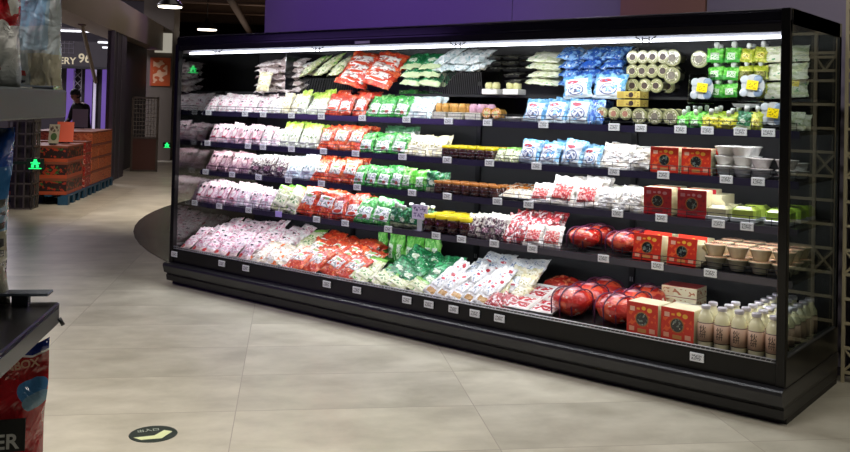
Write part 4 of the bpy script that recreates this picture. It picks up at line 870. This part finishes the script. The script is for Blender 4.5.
# dark round floor inlay left of the case
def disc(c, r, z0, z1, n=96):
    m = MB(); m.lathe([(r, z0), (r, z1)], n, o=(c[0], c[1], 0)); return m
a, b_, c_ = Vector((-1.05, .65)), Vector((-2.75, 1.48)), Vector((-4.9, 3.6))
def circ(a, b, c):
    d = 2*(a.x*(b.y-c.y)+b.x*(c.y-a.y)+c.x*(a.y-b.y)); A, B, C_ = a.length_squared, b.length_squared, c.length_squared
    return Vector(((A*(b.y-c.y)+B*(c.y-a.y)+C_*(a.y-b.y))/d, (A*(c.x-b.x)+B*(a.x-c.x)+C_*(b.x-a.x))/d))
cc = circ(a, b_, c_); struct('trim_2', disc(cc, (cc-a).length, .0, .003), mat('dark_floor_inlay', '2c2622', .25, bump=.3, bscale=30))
# floor sticker
st = root('floor_sticker', (2.84, -2.127, 0), (0, 0, A47+.18)); tag(st, 'round dark-green floor sticker with a pale arrow on the tiles', 'floor sticker')
put('sticker_disc', MB().lathe([(.108, .0), (.107, .0012)], 48), mat('sticker_green', '16281f', .35), st)
m = MB(); b0 = len(m.v)
P_ = [(-.085, -.028), (-.055, -.066), (.035, -.066), (.085, .01), (.05, .036), (.004, -.024)]
m.v = [(x, y, .0012) for x, y in P_]+[(x, y, .0022) for x, y in P_]; n = len(P_)
m.quad([n+i for i in range(n)]); m.quad(list(range(n))[::-1])
for i in range(n): m.quad([i, (i+1) % n, n+(i+1) % n, n+i])
put('arrow', m, mat('sticker_pale', 'e3ecb4', .4), st)
text_on('出入口', .034, mat('sticker_text', 'b9c4b4', .5), st, (-.02, .05, .0015), rot=(0, 0, .08))

# ---- steel lattice screen behind the right end of the case
lm = mat('lattice_paint', 'b5ab8c', .45, vary=.2, bscale=6)
def lattice(x0, x1, y, ztop, lbl):
    o = root('lattice_screen', (x0, y, 0)); w = x1-x0; m = MB(); r = .009
    xs = [0, w*.22, w*.5, w*.75, w]
    for x in xs: m.box(x-r, x+r, -r, r, 0, ztop)
    put('upright', m, lm, o)
    m = MB(); z = .06; zs = []
    while z < ztop: zs.append(z); z += .14
    for z in zs+[1.80, 1.905]: m.box(0, w, -r*.9, r*.9, z-.008, z+.008)
    put('crossbar', m, lm, o)
    m = MB(); k = 0
    def dg(xa, za, xb, zb): m.tube([(xa, 0, za), (xb, 0, zb)], .007, 5)
    q = 8
    for i in range(q): dg(w*i/q, 1.80 if i % 2 else 1.905, w*(i+1)/q, 1.905 if i % 2 else 1.80)
    for j, z in enumerate(zs[:-1]):
        if z > 1.65: continue
        s = j % 4
        if j % 2 == 0: dg(xs[s], z, xs[s+1], z+.14); dg(xs[s+1], z, xs[s], z+.14)
    put('diagonal_brace', m, lm, o)
    tag(o, lbl, 'lattice screen', 'steel lattice screens')
lattice(5.02, 5.57, 1.00, 2.25, 'beige steel lattice screen right beside the end of the display case')
lattice(5.63, 6.18, 1.00, 2.25, 'beige steel lattice screen further right, mostly outside the frame')
lattice(6.24, 6.79, 1.00, 2.25, 'beige steel lattice screen outside the frame, reflected in the end glass')
m = MB(); m.box(5.0, 8.5, 1.22, 1.30, 0, 2.12); struct('trim_3', m, mat('dark_backing_board', '1b1a18', .7))

# ---- gondola shelf in the left foreground
gb = mat('gondola_black', '17181a', .35, coat=.3); gg = mat('gondola_grey_green', '222926', .45)
gd = root('shelf_rack', tuple(uw(0, -5.95)), (0, 0, A47)); tag(gd, 'black shop shelf rack cut off by the left edge of the photo', 'shelf rack')
def gshelf(zt, th, m_):
    s = put('shelf', MB().rbox(-.0, .52, -2.2, 0, zt-th, zt, .003), m_, gd); return s
s1 = gshelf(1.542, .054, gg); s2 = gshelf(1.122, .044, gb); s3 = gshelf(.62, .044, gb)
put('price_rail', MB().box(.519, .524, -2.15, -.02, 1.096, 1.115), gb, s2); put('end_hook', MB().tube([(.524, -.018, 1.094), (.532, -.018, 1.08)], .004, 6), gb, s2)
m = MB(); m.box(-.06, -.0, -2.2, 0, 0, 1.9); put('back_panel', m, gb, gd)
m = MB(); m.rbox(-.0, .4, -2.2, -.02, 0, .12, .004); put('plinth', m, gb, gd)
m = MB(); m.box(.44, .47, -.04, -.02, 1.122, 1.144); m.rbox(.415, .51, -.05, -.012, 1.143, 1.149, .001); put('divider_stop', m, mat('clear_grey_plastic', '6f7680', .2, coat=.6), s2)
m = MB(); m.box(.47, .51, -.06, -.04, 1.542, 1.546); m.box(.455, .515, -.08, -.03, 1.546, 1.549); put('divider_stop', m, MC['clear_grey_plastic'], s1)
# bags on the rack
def clearish(n, base, layers): return printed(n, base, layers, rough=.15, coat=1., bump=.7, bscale=18)
bagm = clearish('bag_white_red', 'c9c9c4', [('rect', (0, .38, 1, 1), 'b3262c'), ('ell', (.6, .2, .3, .12), 'a8222a'), ('ell', (.6, .2, .2, .07), 'd8d4d0'), ('blot', (0, 0, 1, .7), 'd9d9d4', (3, 4, 1), .56)])
bag2 = clearish('bag_white_striped', 'a9b2b4', [('rect', (0, .26, .8, 1), '93a9b8'), ('rect', (0, .42, .75, 1), '7a9dbb'), ('rect', (.0, .29, .2, .33), '8f2a2c'), ('rect', (.0, .24, .2, .255), '2c2c30'), ('rect', (.0, .09, .32, .125), 'a03434'), ('rect', (.0, .15, .22, .17), '24262a'), ('rect', (.0, .04, .3, .06), '24262a'), ('rect', (.4, 0, 1, .24), 'b3ae98'), ('text', (.72, .7, .9, .95), '54585c', (5, 22, 1), .5)])
bag3 = clearish('bag_blue_cream', 'a6a48e', [('rect', (0, .42, 1, 1), '6f93a8'), ('rect', (0, .6, 1, 1), '3f78b0'), ('rect', (0, .78, 1, 1), '1f4fae'), ('text', (.86, .2, .97, .6), '4c4e4c', (2, 16, 1), .5)])
bag4 = clearish('bag_red_printed', 'a8232a', [('rect', (0, .95, 1, 1), '1e2f7c'), ('rect', (0, .943, 1, .952), 'd8d8dc'), ('rect', (0, .84, 1, .943), '8e2426'), ('ell', (.9, .80, .1, .05), '4a7fae'), ('ell', (.93, .755, .09, .035), '7a9cb0'), ])
def shelfbag(nm, w, h, t, m_, u, w_, z, ang, lbl, seed, sx=None):
    o = pouch(nm, w, h, t, m_, seed, nx=18, ny=22, fat=.3); o.location = uw(u, w_, z); o.rotation_euler = (0, 0, ang); tag(o, lbl, 'plastic bag'); return o
fa = math.atan2(-.78, .62)+PI/2     # facing the aisle towards the viewer
shelfbag('clear_plastic_bag', .19, .30, .10, bagm, .365, -6.06, 1.5425, A47+.35, 'clear bag with red emblem on the upper rack shelf, at the photo corner', 3)
shelfbag('clear_plastic_bag', .10, .30, .06, bag2, .448, -5.90, 1.5425, A47-.1, 'clear bag with blue top and red stripes on the upper rack shelf', 8)
o = shelfbag('blue_plastic_bag', .2, .345, .1, bag3, .335, -6.0, 1.1225, A47+.3, 'blue and cream plastic bag standing on the middle rack shelf', 5)
o = shelfbag('red_plastic_bag', .27, .445, .10, bag4, .385, -6.02, .6205, A47+.15, 'red printed plastic bag with blue top on the lowest rack shelf', 11)
pl = put('name_plate', MB().box(-.05, .10, -.056, -.053, .25, .31), mat('plate_black', '14181a', .35), o)
text_on('MAKER', .038, mat('plate_letters', 'c8ccc8', .4), pl, (.028, -.0565, .268), bold=True)
text_on('LUNBOX', .021, mat('seal_letters', 'c8a488', .4), o, (.075, -.032, .40), rot=(PI/2, -.15, 0), bold=True)
# ---- crates of fruit on blue pallets
pb = mat('pallet_blue', '1c4a66', .5)
def pallet(u0, u1, w0, w1, lbl):
    o = root('pallet', tuple(uw(u0, w0)), (0, 0, A47)); X1, Y1 = u1-u0, w1-w0
    m = MB()
    for i in range(5): a = (X1-.1)*i/4; m.box(a, a+.1, 0, Y1, .12, .14)
    put('deck_board', m, pb, o)
    for i in range(3):
        m = MB()
        for j in range(4): b = (Y1-.12)*j/3; a = (X1-.14)*i/2; m.box(a, a+.14, b, b+.12, .0, .12)
        put('foot', m, pb, o)
    tag(o, lbl, 'pallet', 'blue pallets')
pallet(-3.15, -2.15, 5.75, 6.85, 'blue plastic pallet under the dark printed cartons')
pallet(-3.15, -2.15, 6.9, 7.95, 'blue plastic pallet under the nearer orange cartons')
pallet(-3.15, -2.15, 8.0, 9.05, 'blue plastic pallet under the farther orange cartons')
dk = printed('carton_dark_fruit', '2b1a18', [('blot', (0, .2, 1, .95), 'a8361e', (7, 4, 1), .55), ('blot', (0, .2, 1, .9), '3a6a34', (6, 4, 1), .62), ('rect', (0, 0, 1, .24), 'b9502e'), ('rect', (0, .9, 1, 1), '7a2c20')], rough=.5, coat=.1, bump=0)
orr = printed('carton_orange_fruit', 'c25c30', [('blot', FULL, 'd0784a', (9, 7, 1), .52), ('blot', FULL, '7a2c1a', (10, 8, 1), .62), ('rect', (0, .93, 1, 1), 'c87a48'), ('rect', (0, 0, 1, .06), '6a2a1c')], rough=.5, coat=.1, bump=0)
rd = printed('carton_red_fruit', 'a62a20', [('blot', FULL, 'd89a8a', (6, 5, 1), .58), ('blot', FULL, '5a1814', (7, 6, 1), .6)], rough=.5, coat=.1, bump=0)
lidm = mat('carton_rim', '8a4a30', .6)
def crate(mt, w, d, h):
    o = root('fruit_carton'); put('carton_wall', MB().rbox(0, w, 0, d, 0, h*.93, .006), mt, o); put('carton_lid', MB().rbox(-.004, w+.004, -.004, d+.004, h*.86, h-.002, .004), lidm, o); return o
CR = {}
def crates(key, mt, u0, w0, nu, nw, nl, w, d, h, desc, grp):
    for k in range(nl):
        for j in range(nw):
            for i in range(nu):
                if key not in CR: o = CR[key] = crate(mt, w-.012, d-.012, h)
                else: o = copy_tree(CR[key])
                o.location = uw(u0-w*(i+1), w0+d*j, .1405+h*k); o.rotation_euler = (0, 0, A47+random.uniform(-.01, .01))
                ln = ['lowest', 'second', 'third', 'fourth', 'fifth'][k] if k < nl-1 else 'topmost'
                cn = ['nearest', 'second nearest', 'third nearest', 'fourth nearest'][j]
                hn = ['aisle side', 'behind the aisle side', 'far side'][i]
                tag(o, f'{desc}, {ln} of its stack, {cn}, {hn}', 'carton', grp)
crates('dark', dk, -2.17, 5.78, 2, 2, 3, .48, .5, .235, 'dark fruit-printed carton', 'dark fruit cartons')
crates('red', rd, -2.17, 6.95, 2, 1, 4, .48, .42, .18, 'red and white carton', 'red cartons between the stacks')
crates('orange', orr, -2.17, 7.40, 2, 3, 4, .48, .54, .215, 'orange fruit carton', 'orange fruit cartons')
def card(w, h, mt, loc, rz, tilt, lbl, frame=True):
    o = root('price_sign', loc, (0, 0, rz)); put('card', MB().box(-w/2, w/2, -.004, .004, .02, h, 0), mt, o, rot=(-tilt, 0, 0)); put('stand', MB().rbox(-w/3, w/3, -.03, .03, 0, .02, .003), MC['black_enamel'], o)
    tag(o, lbl, 'sign'); return o
card(.15, .30, printed('card_fruit_sign', 'b9b49c', [('ell', (.5, .35, .3, .2), '4a6a3a'), ('text', (.1, .6, .9, .9), '5a4a40', (5, 6, 1), .5)], bump=0), tuple(uw(-2.44, 6.0, .848)), A47-.1, .2, 'pale printed card standing on the dark cartons')
card(.24, .34, mat('card_orange', 'e8572a', .5), tuple(uw(-2.40, 6.5, .848)), A47+.1, .35, 'bright orange card standing on the dark cartons')
card(.26, .34, mat('card_grey', '8f8b98', .5), tuple(uw(-2.69, 8.8, 1.004)), A47+.05, .05, 'grey-white sheet standing on the orange cartons in front of the worker')

# ---- store opening, fascia and columns on the left side of the aisle
dkp = mat('column_dark_taupe', '4a444c', .55); fas = mat('fascia_beige', '7d6f60', .6, vary=.08, bscale=.8); pill = mat('pillar_beige', '5f574e', .6)
def ubox(u0, u1, w0, w1, z0, z1, m=None, mi=0):
    m = m or MB(); R_ = Matrix.Rotation(A47, 4, 'Z'); m.box(u0, u1, w0, w1, z0, z1, mi, R_); return m
struct('trim_4', ubox(-2.9, -2.3, 2.5, 18.2, 2.80, 3.42), fas)
struct('wall_left', ubox(-2.42, -2.32, 9.6, 11.0, 0, 2.8, ubox(-2.66, -2.6, 11.0, 15.4, 0, 2.8)), dkp)
m = ubox(-2.34, -2.30, 9.95, 10.0, 0, 2.8); ubox(-2.34, -2.30, 10.4, 10.45, 0, 2.8, m); ubox(-2.34, -2.28, 9.5, 9.6, 0, 2.8, m); struct('trim_5', m, mat('column_rib', '5c5662', .4))
pi_ = root('pillar', tuple(uw(-2.3, 17.0)), (0, 0, A47)); tag(pi_, 'beige pillar with an orange poster at the far end of the fascia', 'pillar')
put('shaft', MB().box(-.5, .25, -1.0, .2, 0, 4.2), pill, pi_)
put('poster', MB().box(-.3, .2, -1.03, -1.0, 1.9, 2.62), printed('poster_orange', 'b5532c', [('text', (.15, .1, .85, .9), 'd9b090', (3, 6, 1), .52)], bump=0), pi_)
put('light_strip', MB().box(-.49, -.43, -1.03, -1.0, .9, 2.5), mat('purple_led', '3a1a60', .5, emit='8a4cf0', es=1.6), pi_)
put('cap_light', MB().box(-.2, .22, -1.05, -1.0, 2.75, 3.25), mat('lit_panel', 'a8a49a', .5, emit='c9c4b4', es=.5), pi_)
gp = root('perforated_gate', tuple(uw(-2.1, 12.3)), (0, 0, A47)); tag(gp, 'tall grey perforated metal gate panel standing by the dark recess', 'gate')
gm = mat('gate_metal', '6b625c', .45, metal=.2)
m = MB(); m.box(-.30, -.26, -.02, .02, 0, 1.6); m.box(.22, .26, -.02, .02, 0, 1.6); m.box(-.3, .26, -.02, .02, 1.56, 1.6); m.box(-.3, .26, -.02, .02, 0, .04); m.box(-.3, .26, -.02, .02, .7, .74); put('frame', m, gm, gp)
m = MB()
for i in range(9): m.tube([(-.26+.06*i, 0, .74), (-.26+.06*i, 0, 1.56)], .006, 4)
for i in range(9): m.tube([(-.26, 0, .8+.09*i), (.22, 0, .8+.09*i)], .006, 4)
put('mesh_panel', m, mat('gate_mesh', '8f8880', .45, metal=.2), gp); put('lower_panel', MB().box(-.26, .22, -.008, .008, .04, .7), mat('gate_panel', '6e4a42', .5), gp)
# pillar of lattice left of the cartons with the green exit box
lp = root('lattice_pillar', tuple(uw(-2.66, 5.35)), (0, 0, A47)); tag(lp, 'dark lattice pillar with a green exit sign left of the fruit cartons', 'pillar')
put('core', MB().box(-.12, .12, -.12, .12, 0, 2.78), mat('pillar_core', '34312f', .6), lp)
m = MB()
for z in [k*.17 for k in range(17)]: m.box(-.17, .17, -.17, -.15, z, z+.02); m.box(.15, .17, -.17, .17, z, z+.02)
for x in (-.17, -.06, .05, .15): m.box(x, x+.02, -.17, -.15, 0, 2.78); m.box(.15, .17, x, x+.02, 0, 2.78)
put('lattice_skin', m, mat('pillar_lattice', '57524c', .5), lp)
GRN = mat('exit_green', '0a3a1c', .4, emit='1fe06a', es=2.2)
def exitsign(loc, rz, lbl, s=1., parent=None):
    o = root('exit_sign', loc, (0, 0, rz)); put('housing', MB().rbox(-.11*s, .11*s, 0, .03, 0, .14*s, .004), mat('sign_housing', '16301f', .4), o)
    m = MB(); y = -.004
    for a in ((-.02, .02, .1, .13), (-.03, .03, .06, .1), (-.06, -.03, .075, .09), (.03, .06, .07, .085), (-.05, -.015, .02, .06), (.01, .045, .02, .06), (-.08, .08, .0, .012)): m.box(a[0]*s, a[1]*s, y, 0, a[2]*s, a[3]*s)
    put('running_figure', m, GRN, o); tag(o, lbl, 'exit sign'); return o
o = exitsign(tuple(uw(-2.44, 5.1, .56)), A47+.1, 'glowing green exit sign low beside the lattice pillar'); 
put('bracket', MB().box(-.30, -.11, .0, .02, .06, .1), MC['sign_housing'], o)
exitsign((-6.776, 5.282, 2.028), .93, 'green exit sign seen through the left end glass', 1.0)
exitsign(tuple(uw(-1.65, 12.3, .52)), A47, 'small glowing green exit sign low by the perforated gate', .8)
# store interior beyond the opening
idk = mat('store_panel_dark', '2a262a', .6); pur = mat('purple_strip', '3a2a50', .5, emit='a078f0', es=.32); wht2 = mat('strip_pale', 'c8c4d0', .5, emit='d8ccf0', es=.4); wht = mat('strip_light', 'ffffff', .5, emit='e8ecf4', es=1.6)
struct('wall_store', ubox(-12, -3.12, 19, 19.2, 0, 5.2), mat('store_wall', '3c363e', .7))
for i, (u_, ww, z1) in enumerate(((-5.30, .22, 2.42), (-4.80, .2, 2.36), (-4.57, .07, 2.36), (-4.34, .22, 3.0))):
    o = root('purple_light_strip', tuple(uw(u_, 18.9)), (0, 0, A47)); put('diffuser', MB().box(0, ww, -.02, 0, .5, z1), pur if i != 2 else wht2, o); put('channel', MB().box(-.03, ww+.03, 0, .05, .45, z1+.03), idk, o)
    tag(o, 'purple vertical light strip on the store wall, '+['leftmost of the four', 'second from the left', 'the narrow pale one', 'rightmost and tallest'][i], 'light strip', 'purple light strips')
sg = root('store_sign', tuple(uw(-6.4, 18.2, 2.35)), (0, 0, A47)); tag(sg, 'dark store sign board with pale lettering beyond the opening', 'sign')
put('board', MB().box(0, 2.5, 0, .12, 0, .75), mat('board_dark', '3a353a', .6), sg)
put('lower_edge', MB().box(0, 2.5, -.03, 0, 0, .06), mat('board_edge', '16141a', .5), sg)
sl = mat('sign_letters', 'b0a890', .5, emit='c8bc98', es=.5)
text_on('BAKERY', .26, sl, sg, (1.02, -.01, .2), rot=(PI/2, 0, 0), bold=True); text_on('96', .34, sl, sg, (1.72, -.01, .28), rot=(PI/2, 0, 0), bold=True)
m = MB()
for i in range(12): m.tube([(.1+.12*i, -.02, .4), (.1+.12*i, -.02, .74)], .008, 4)
for i in range(3): m.tube([(.1, -.02, .42+.13*i), (1.42, -.02, .42+.13*i)], .008, 4)
put('grille', m, mat('grille_grey', '7a7680', .5), sg)
lc = root('lattice_post', tuple(uw(-5.05, 18.6)), (0, 0, A47)); m = MB(); m.box(0, .02, 0, .02, 0, 2.35); m.box(.2, .22, 0, .02, 0, 2.35); put('upright', m, mat('post_grey', '8d8890', .5), lc)
m = MB()
for k in range(10): m.tube([(0, 0, .23*k), (.22, 0, .23*k+.23)], .01, 4); m.tube([(.22, 0, .23*k), (0, 0, .23*k+.23)], .01, 4)
put('cross_brace', m, MC['post_grey'], lc); tag(lc, 'thin pale lattice post between the purple light strips', 'lattice post')
for i, (u_, w_, z_, ln) in enumerate(((-5.6, 15.0, 3.13, 2.1), (-4.1, 17.0, 3.0, .55), (-4.1, 17.6, 2.9, .5))):
    o = root('fluorescent_lamp', tuple(uw(u_, w_, z_)), (0, 0, A47)); put('tube', MB().box(0, ln, -.03, .03, 0, .045), wht, o); put('housing', MB().box(0, ln, -.05, .05, .045, .09), MC['board_dark'], o)
    put('hanger', MB().tube([(ln/2, 0, .09), (ln/2, 0, 5.2-z_)], .008, 4), MC['board_dark'], o)
    tag(o, ['long white strip lamp inside the store opening', 'short white strip lamp deeper in the store', 'lower short strip lamp deepest in the store'][i], 'lamp', 'store strip lamps')
br = root('roof_brace', tuple(uw(-2.6, 8.3, 2.78)), (0, 0, A47)); put('bar', MB().tube([(0, 0, 0), (0, 1.25, -.95)], .035, 4), mat('brace_beige', '8f8474', .5), br); put('end_plate', MB().box(-.05, .05, -.06, .06, -.01, .02), MC['brace_beige'], br); tag(br, 'slanting beige brace under the fascia of the store opening', 'brace')

# ---- worker behind the cartons
def person():
    J = {'pel': (0, 0, .95), 'sp': (0, -.03, 1.12), 'ch': (0, -.10, 1.30), 'nk': (0, -.17, 1.44), 'hd': (0, -.22, 1.53),
         'ls': (-.18, -.12, 1.37), 'le': (-.25, -.16, 1.12), 'lh': (-.16, -.36, 1.03), 'rs': (.18, -.12, 1.37), 're': (.25, -.16, 1.12), 'rh': (.16, -.36, 1.03),
         'lt': (-.1, 0, .9), 'lk': (-.11, -.03, .5), 'la': (-.11, .02, .08), 'lf': (-.11, -.13, .04), 'rt': (.1, 0, .9), 'rk': (.11, -.03, .5), 'ra': (.11, .02, .08), 'rf': (.11, -.13, .04)}
    E_ = [('pel', 'sp'), ('sp', 'ch'), ('ch', 'nk'), ('nk', 'hd'), ('ch', 'ls'), ('ls', 'le'), ('le', 'lh'), ('ch', 'rs'), ('rs', 're'), ('re', 'rh'), ('pel', 'lt'), ('lt', 'lk'), ('lk', 'la'), ('la', 'lf'), ('pel', 'rt'), ('rt', 'rk'), ('rk', 'ra'), ('ra', 'rf')]
    rad = {'pel': .15, 'sp': .14, 'ch': .16, 'nk': .06, 'hd': .065, 'ls': .07, 'le': .048, 'lh': .03, 'rs': .07, 're': .048, 'rh': .03, 'lt': .09, 'lk': .062, 'la': .042, 'lf': .035, 'rt': .09, 'rk': .062, 'ra': .042, 'rf': .035}
    ks = list(J); me = bpy.data.meshes.new('person_body'); me.from_pydata([J[k] for k in ks], [(ks.index(a), ks.index(b)) for a, b in E_], [])
    o = bpy.data.objects.new('person_body', me); COL.objects.link(o)
    sk = o.modifiers.new('s', 'SKIN'); sk.use_smooth_shade = True
    for i, k in enumerate(ks): me.skin_vertices[0].data[i].radius = (rad[k], rad[k]*(.75 if k in ('pel', 'sp', 'ch') else 1))
    me.skin_vertices[0].data[0].use_root = True
    ss = o.modifiers.new('b', 'SUBSURF'); ss.levels = 2; ss.render_levels = 2
    dg = bpy.context.evaluated_depsgraph_get(); m2 = bpy.data.meshes.new_from_object(o.evaluated_get(dg)); m2.name = 'person_body'
    bpy.data.objects.remove(o)
    skin = mat('skin', '8a5f4c', .5); cloth = mat('black_jacket', '121114', .8); trou = mat('dark_trousers', '1c1c24', .8)
    m2.materials.clear(); [m2.materials.append(x) for x in (cloth, skin, trou)]
    for pg in m2.polygons:
        c = pg.center; pg.material_index = 1 if (c.z > 1.44 or (c.y < -.31 and c.z > .9)) else (2 if c.z < .88 else 0)
    r = root('person', tuple(uw(-2.96, 10.45)), (0, 0, A47-.7)); link('body', m2, r)
    m = MB(); n = 16       # head
    for i in range(n+1):
        a = PI*i/n
        for j in range(20):
            b = 2*PI*j/20; x, y, z = math.sin(a)*math.cos(b), math.sin(a)*math.sin(b), math.cos(a)
            f = 1.+(.14*math.exp(-((x/.16)**2+((z+.02)/.2)**2)) if y < 0 else 0)-(.12 if z < -.4 and y > 0 else 0)*abs(z)
            for ex in (-.36, .36):
                if y < 0: f -= .07*math.exp(-(((x-ex)/.15)**2+((z-.08)/.1)**2))
            if y < 0: f -= .04*math.exp(-((x/.25)**2+((z+.42)/.05)**2))
            m.v.append((x*.076*(1-.14*max(0, -z)), y*.096*f, z*.118))
    for i in range(n):
        for j in range(20): m.quad([i*20+j, (i+1)*20+j, (i+1)*20+(j+1) % 20, i*20+(j+1) % 20], None, True)
    for s in (-1, 1): m.lathe([(.004, -.02), (.014, -.012), (.016, .008), (.006, .022)], 8, o=(s*.078, .0, 0))
    h = put('head', m, skin, r, (0, -.235, 1.585), (.45, 0, .1))
    e = MB()
    for s in (-1, 1): e.lathe([(.003, -.006), (.009, 0), (.003, .006)], 10, axis='y', o=(s*.028, -.087, .012))
    put('eyes', e, mat('eye_dark', '1a1412', .2), h)
    m = MB()
    for i in range(10):
        a = PI*.62*i/9
        for j in range(20):
            b = 2*PI*j/20; x, y, z = math.sin(a)*math.cos(b), math.sin(a)*math.sin(b), math.cos(a)
            k = 1.08 if not (y < -.3 and z < .45) else .93
            m.v.append((x*.082*k, y*.1*k+.006, z*.124*k+.004))
    for i in range(9):
        for j in range(20): m.quad([i*20+j, (i+1)*20+j, (i+1)*20+(j+1) % 20, i*20+(j+1) % 20], None, True)
    put('hair', m, mat('hair_black', '0d0b0b', .6), h)
    for s in (-1, 1):
        for k in range(5):
            base = Vector((s*.16+(k-2)*.013*s, -.375, 1.03)); d = Vector((0, -.05 if k < 4 else -.02, -.03)); L_ = (.9, 1., .95, .8, .6)[k]
            if k == 4: base = Vector((s*.13, -.36, 1.035)); d = Vector((-s*.03, -.03, -.01))
            put('finger', MB().tube([base, base+d*.5*L_, base+d*L_+Vector((0, .005, -.018))], [.009, .008, .006], 8), skin, r)
    tag(r, 'worker in black jacket bending forward behind the orange cartons', 'person')
person()

# ---- ceiling lamps and ducts far down the aisle
lampm = mat('pendant_glow', 'ffffff', .4, emit='fff0d8', es=6)
def pend(loc, r, lbl):
    o = root('pendant_lamp', loc); put('shade', MB().lathe([(r, 0), (r*.98, .04), (r*.3, .22), (.06, .3)], 28), MC['black_enamel'], o)
    put('diffuser', MB().lathe([(r*.9, -.02), (r*.9, .0)], 28), lampm, o); put('cord', MB().tube([(0, 0, .3), (0, 0, 5.2-loc[2])], .012, 6), MC['black_enamel'], o)
    tag(o, lbl, 'lamp', 'pendant lamps down the aisle')
pend((-9.8, 6.92, 3.521), .27, 'round pendant lamp glowing above the end of the fascia')
pend((-14.887, 11.84, 3.614), .3, 'round pendant lamp glowing above the left end of the display case')
m_d = mat('duct_brown', '4a3a30', .6); m_b = mat('beam_brown', '5a4434', .7)
for i, (w_, z_) in enumerate(((15, 4.15), (19, 4.4), (24, 4.6), (29, 4.7))):
    o = root('ceiling_beam', tuple(uw(-14, w_, z_)), (0, 0, A47)); put('web', MB().box(0, 34, 0, .1, 0, .34), m_b, o); put('flange', MB().box(0, 34, -.09, .19, -.03, 0), m_b, o)
    tag(o, 'brown ceiling beam crossing above the aisle, '+['nearest', 'second nearest', 'third nearest', 'farthest'][i], 'beam', 'ceiling beams')
for i, (u_, z_, r_) in enumerate(((1.0, 3.7, .16), (2.6, 4.0, .1), (-.6, 4.1, .1))):
    o = root('ceiling_duct', tuple(uw(u_, 10, z_)), (0, 0, A47)); put('pipe', MB().tube([(0, 0, 0), (0, 22, 0)], r_, 14), m_d, o)
    m = MB()
    for k in range(10): m.tube([(0, 1+2.2*k, r_), (0, 1+2.2*k, 5.2-z_)], .012, 4)
    put('hanger', m, m_d, o); tag(o, ['thick', 'medium', 'thin'][i]+' brown round duct running along the dark ceiling', 'duct', 'ceiling ducts')

# ------------------------------------------------------------------ lights
def area(name, loc, rot, sx, sy, power, col=(1, 1, 1), spread=None):
    l = bpy.data.lights.new(name, 'AREA'); l.shape = 'RECTANGLE'; l.size = sx; l.size_y = sy; l.energy = power; l.color = col
    if spread: l.spread = spread
    o = bpy.data.objects.new(name, l); COL.objects.link(o); o.location = loc; o.rotation_euler = rot; return o
CW = (.94, .97, 1.)
area('canopy_led_light', (2.5, .06, 1.905), (math.radians(28), 0, 0), 4.8, .012, 24, CW)
for z, y0 in ((1.41, .29), (1.147, .29), (.903, .28), (.641, .21)):
    area('shelf_led_light', (2.5, y0+.04, z+.008), (math.radians(22), 0, 0), 4.85, .02, 9, CW)
area('ceiling_panel_light', (4.2, -4.6, 4.9), (0, 0, A47), 3.2, 3.2, 150, (1, .94, .86), math.radians(105))
area('ceiling_panel_light', (1.2, -3.2, 4.9), (0, 0, A47), 1.6, 1.6, 40, (1, .94, .88), math.radians(100))
area('ceiling_panel_light', (8.2, -1.6, 4.9), (0, 0, A47), 1.5, 1.5, 50, (1, .95, .88))
area('aisle_light', tuple(uw(-.5, 9, 4.9)), (0, 0, A47), 2, 6, 60, (1, .88, .78))
area('carton_fill_light', tuple(uw(-1.2, 3.4, 4.0)), (.55, -.3, A47), 1, 1, 60, (1, .88, .75), math.radians(80))  # added fill that brightens the fruit cartons, no fixture
area('store_fill_light', tuple(uw(-5.5, 13.5, 4.9)), (0, 0, A47), 2, 4, 420, (.95, .9, 1.))  # added fill that lifts the dark store interior, apart from its strip lamps
area('ceiling_fill_uplight', tuple(uw(1.5, 20, 3.0)), (PI, 0, A47), 6, 10, 90, (1, .8, .65))  # added upward fill that brightens the ceiling beams and ducts, no fixture
def spot(name, loc, tgt, power, col, size=60, blend=.8, r=.1):
    l = bpy.data.lights.new(name, 'SPOT'); l.energy = power; l.color = col; l.spot_size = math.radians(size); l.spot_blend = blend; l.shadow_soft_size = r
    o = bpy.data.objects.new(name, l); COL.objects.link(o); o.location = loc
    o.rotation_euler = (Vector(tgt)-Vector(loc)).to_track_quat('-Z', 'Y').to_euler(); return o
spot('purple_wall_spot', (1.2, -1.2, 4.6), (1.3, 1.3, 2.4), 220, (.42, .2, 1.), 75)
spot('white_wall_spot', (4.6, -1.0, 4.6), (4.4, 1.3, 2.3), 90, (.95, .9, 1.), 80)
spot('purple_strip_spot', (1.2, -3.0, 4.4), (2.0, .2, 1.4), 70, (.42, .25, 1.), 60)
spot('purple_column_spot', tuple(uw(-1, 14, 4.4)), tuple(uw(-2.6, 11, 1.8)), 40, (.6, .35, 1.), 70)
wd = bpy.data.worlds.new('world'); SC.world = wd; wd.use_nodes = True
wd.node_tree.nodes['Background'].inputs[0].default_value = (.55, .5, .6, 1); wd.node_tree.nodes['Background'].inputs[1].default_value = .02
SC.view_settings.view_transform = 'Standard'; SC.view_settings.look = 'None'; SC.view_settings.gamma = 1; SC.view_settings.use_curve_mapping = False
SC.view_settings.exposure = 0.0
area('purple_reflection_light', (-3.0, -5.3, 1.9), (PI/2, 0, 0), 3.6, 1.2, 26, (.42, .22, 1.))  # unseen purple source added for the canopy and shelf strips to reflect
spot('lattice_fill_spot', (6.4, -1.2, 4.3), (5.6, 1.1, 1.5), 75, (1, .95, .82), 60)  # added fill spot that brightens the lattice screens
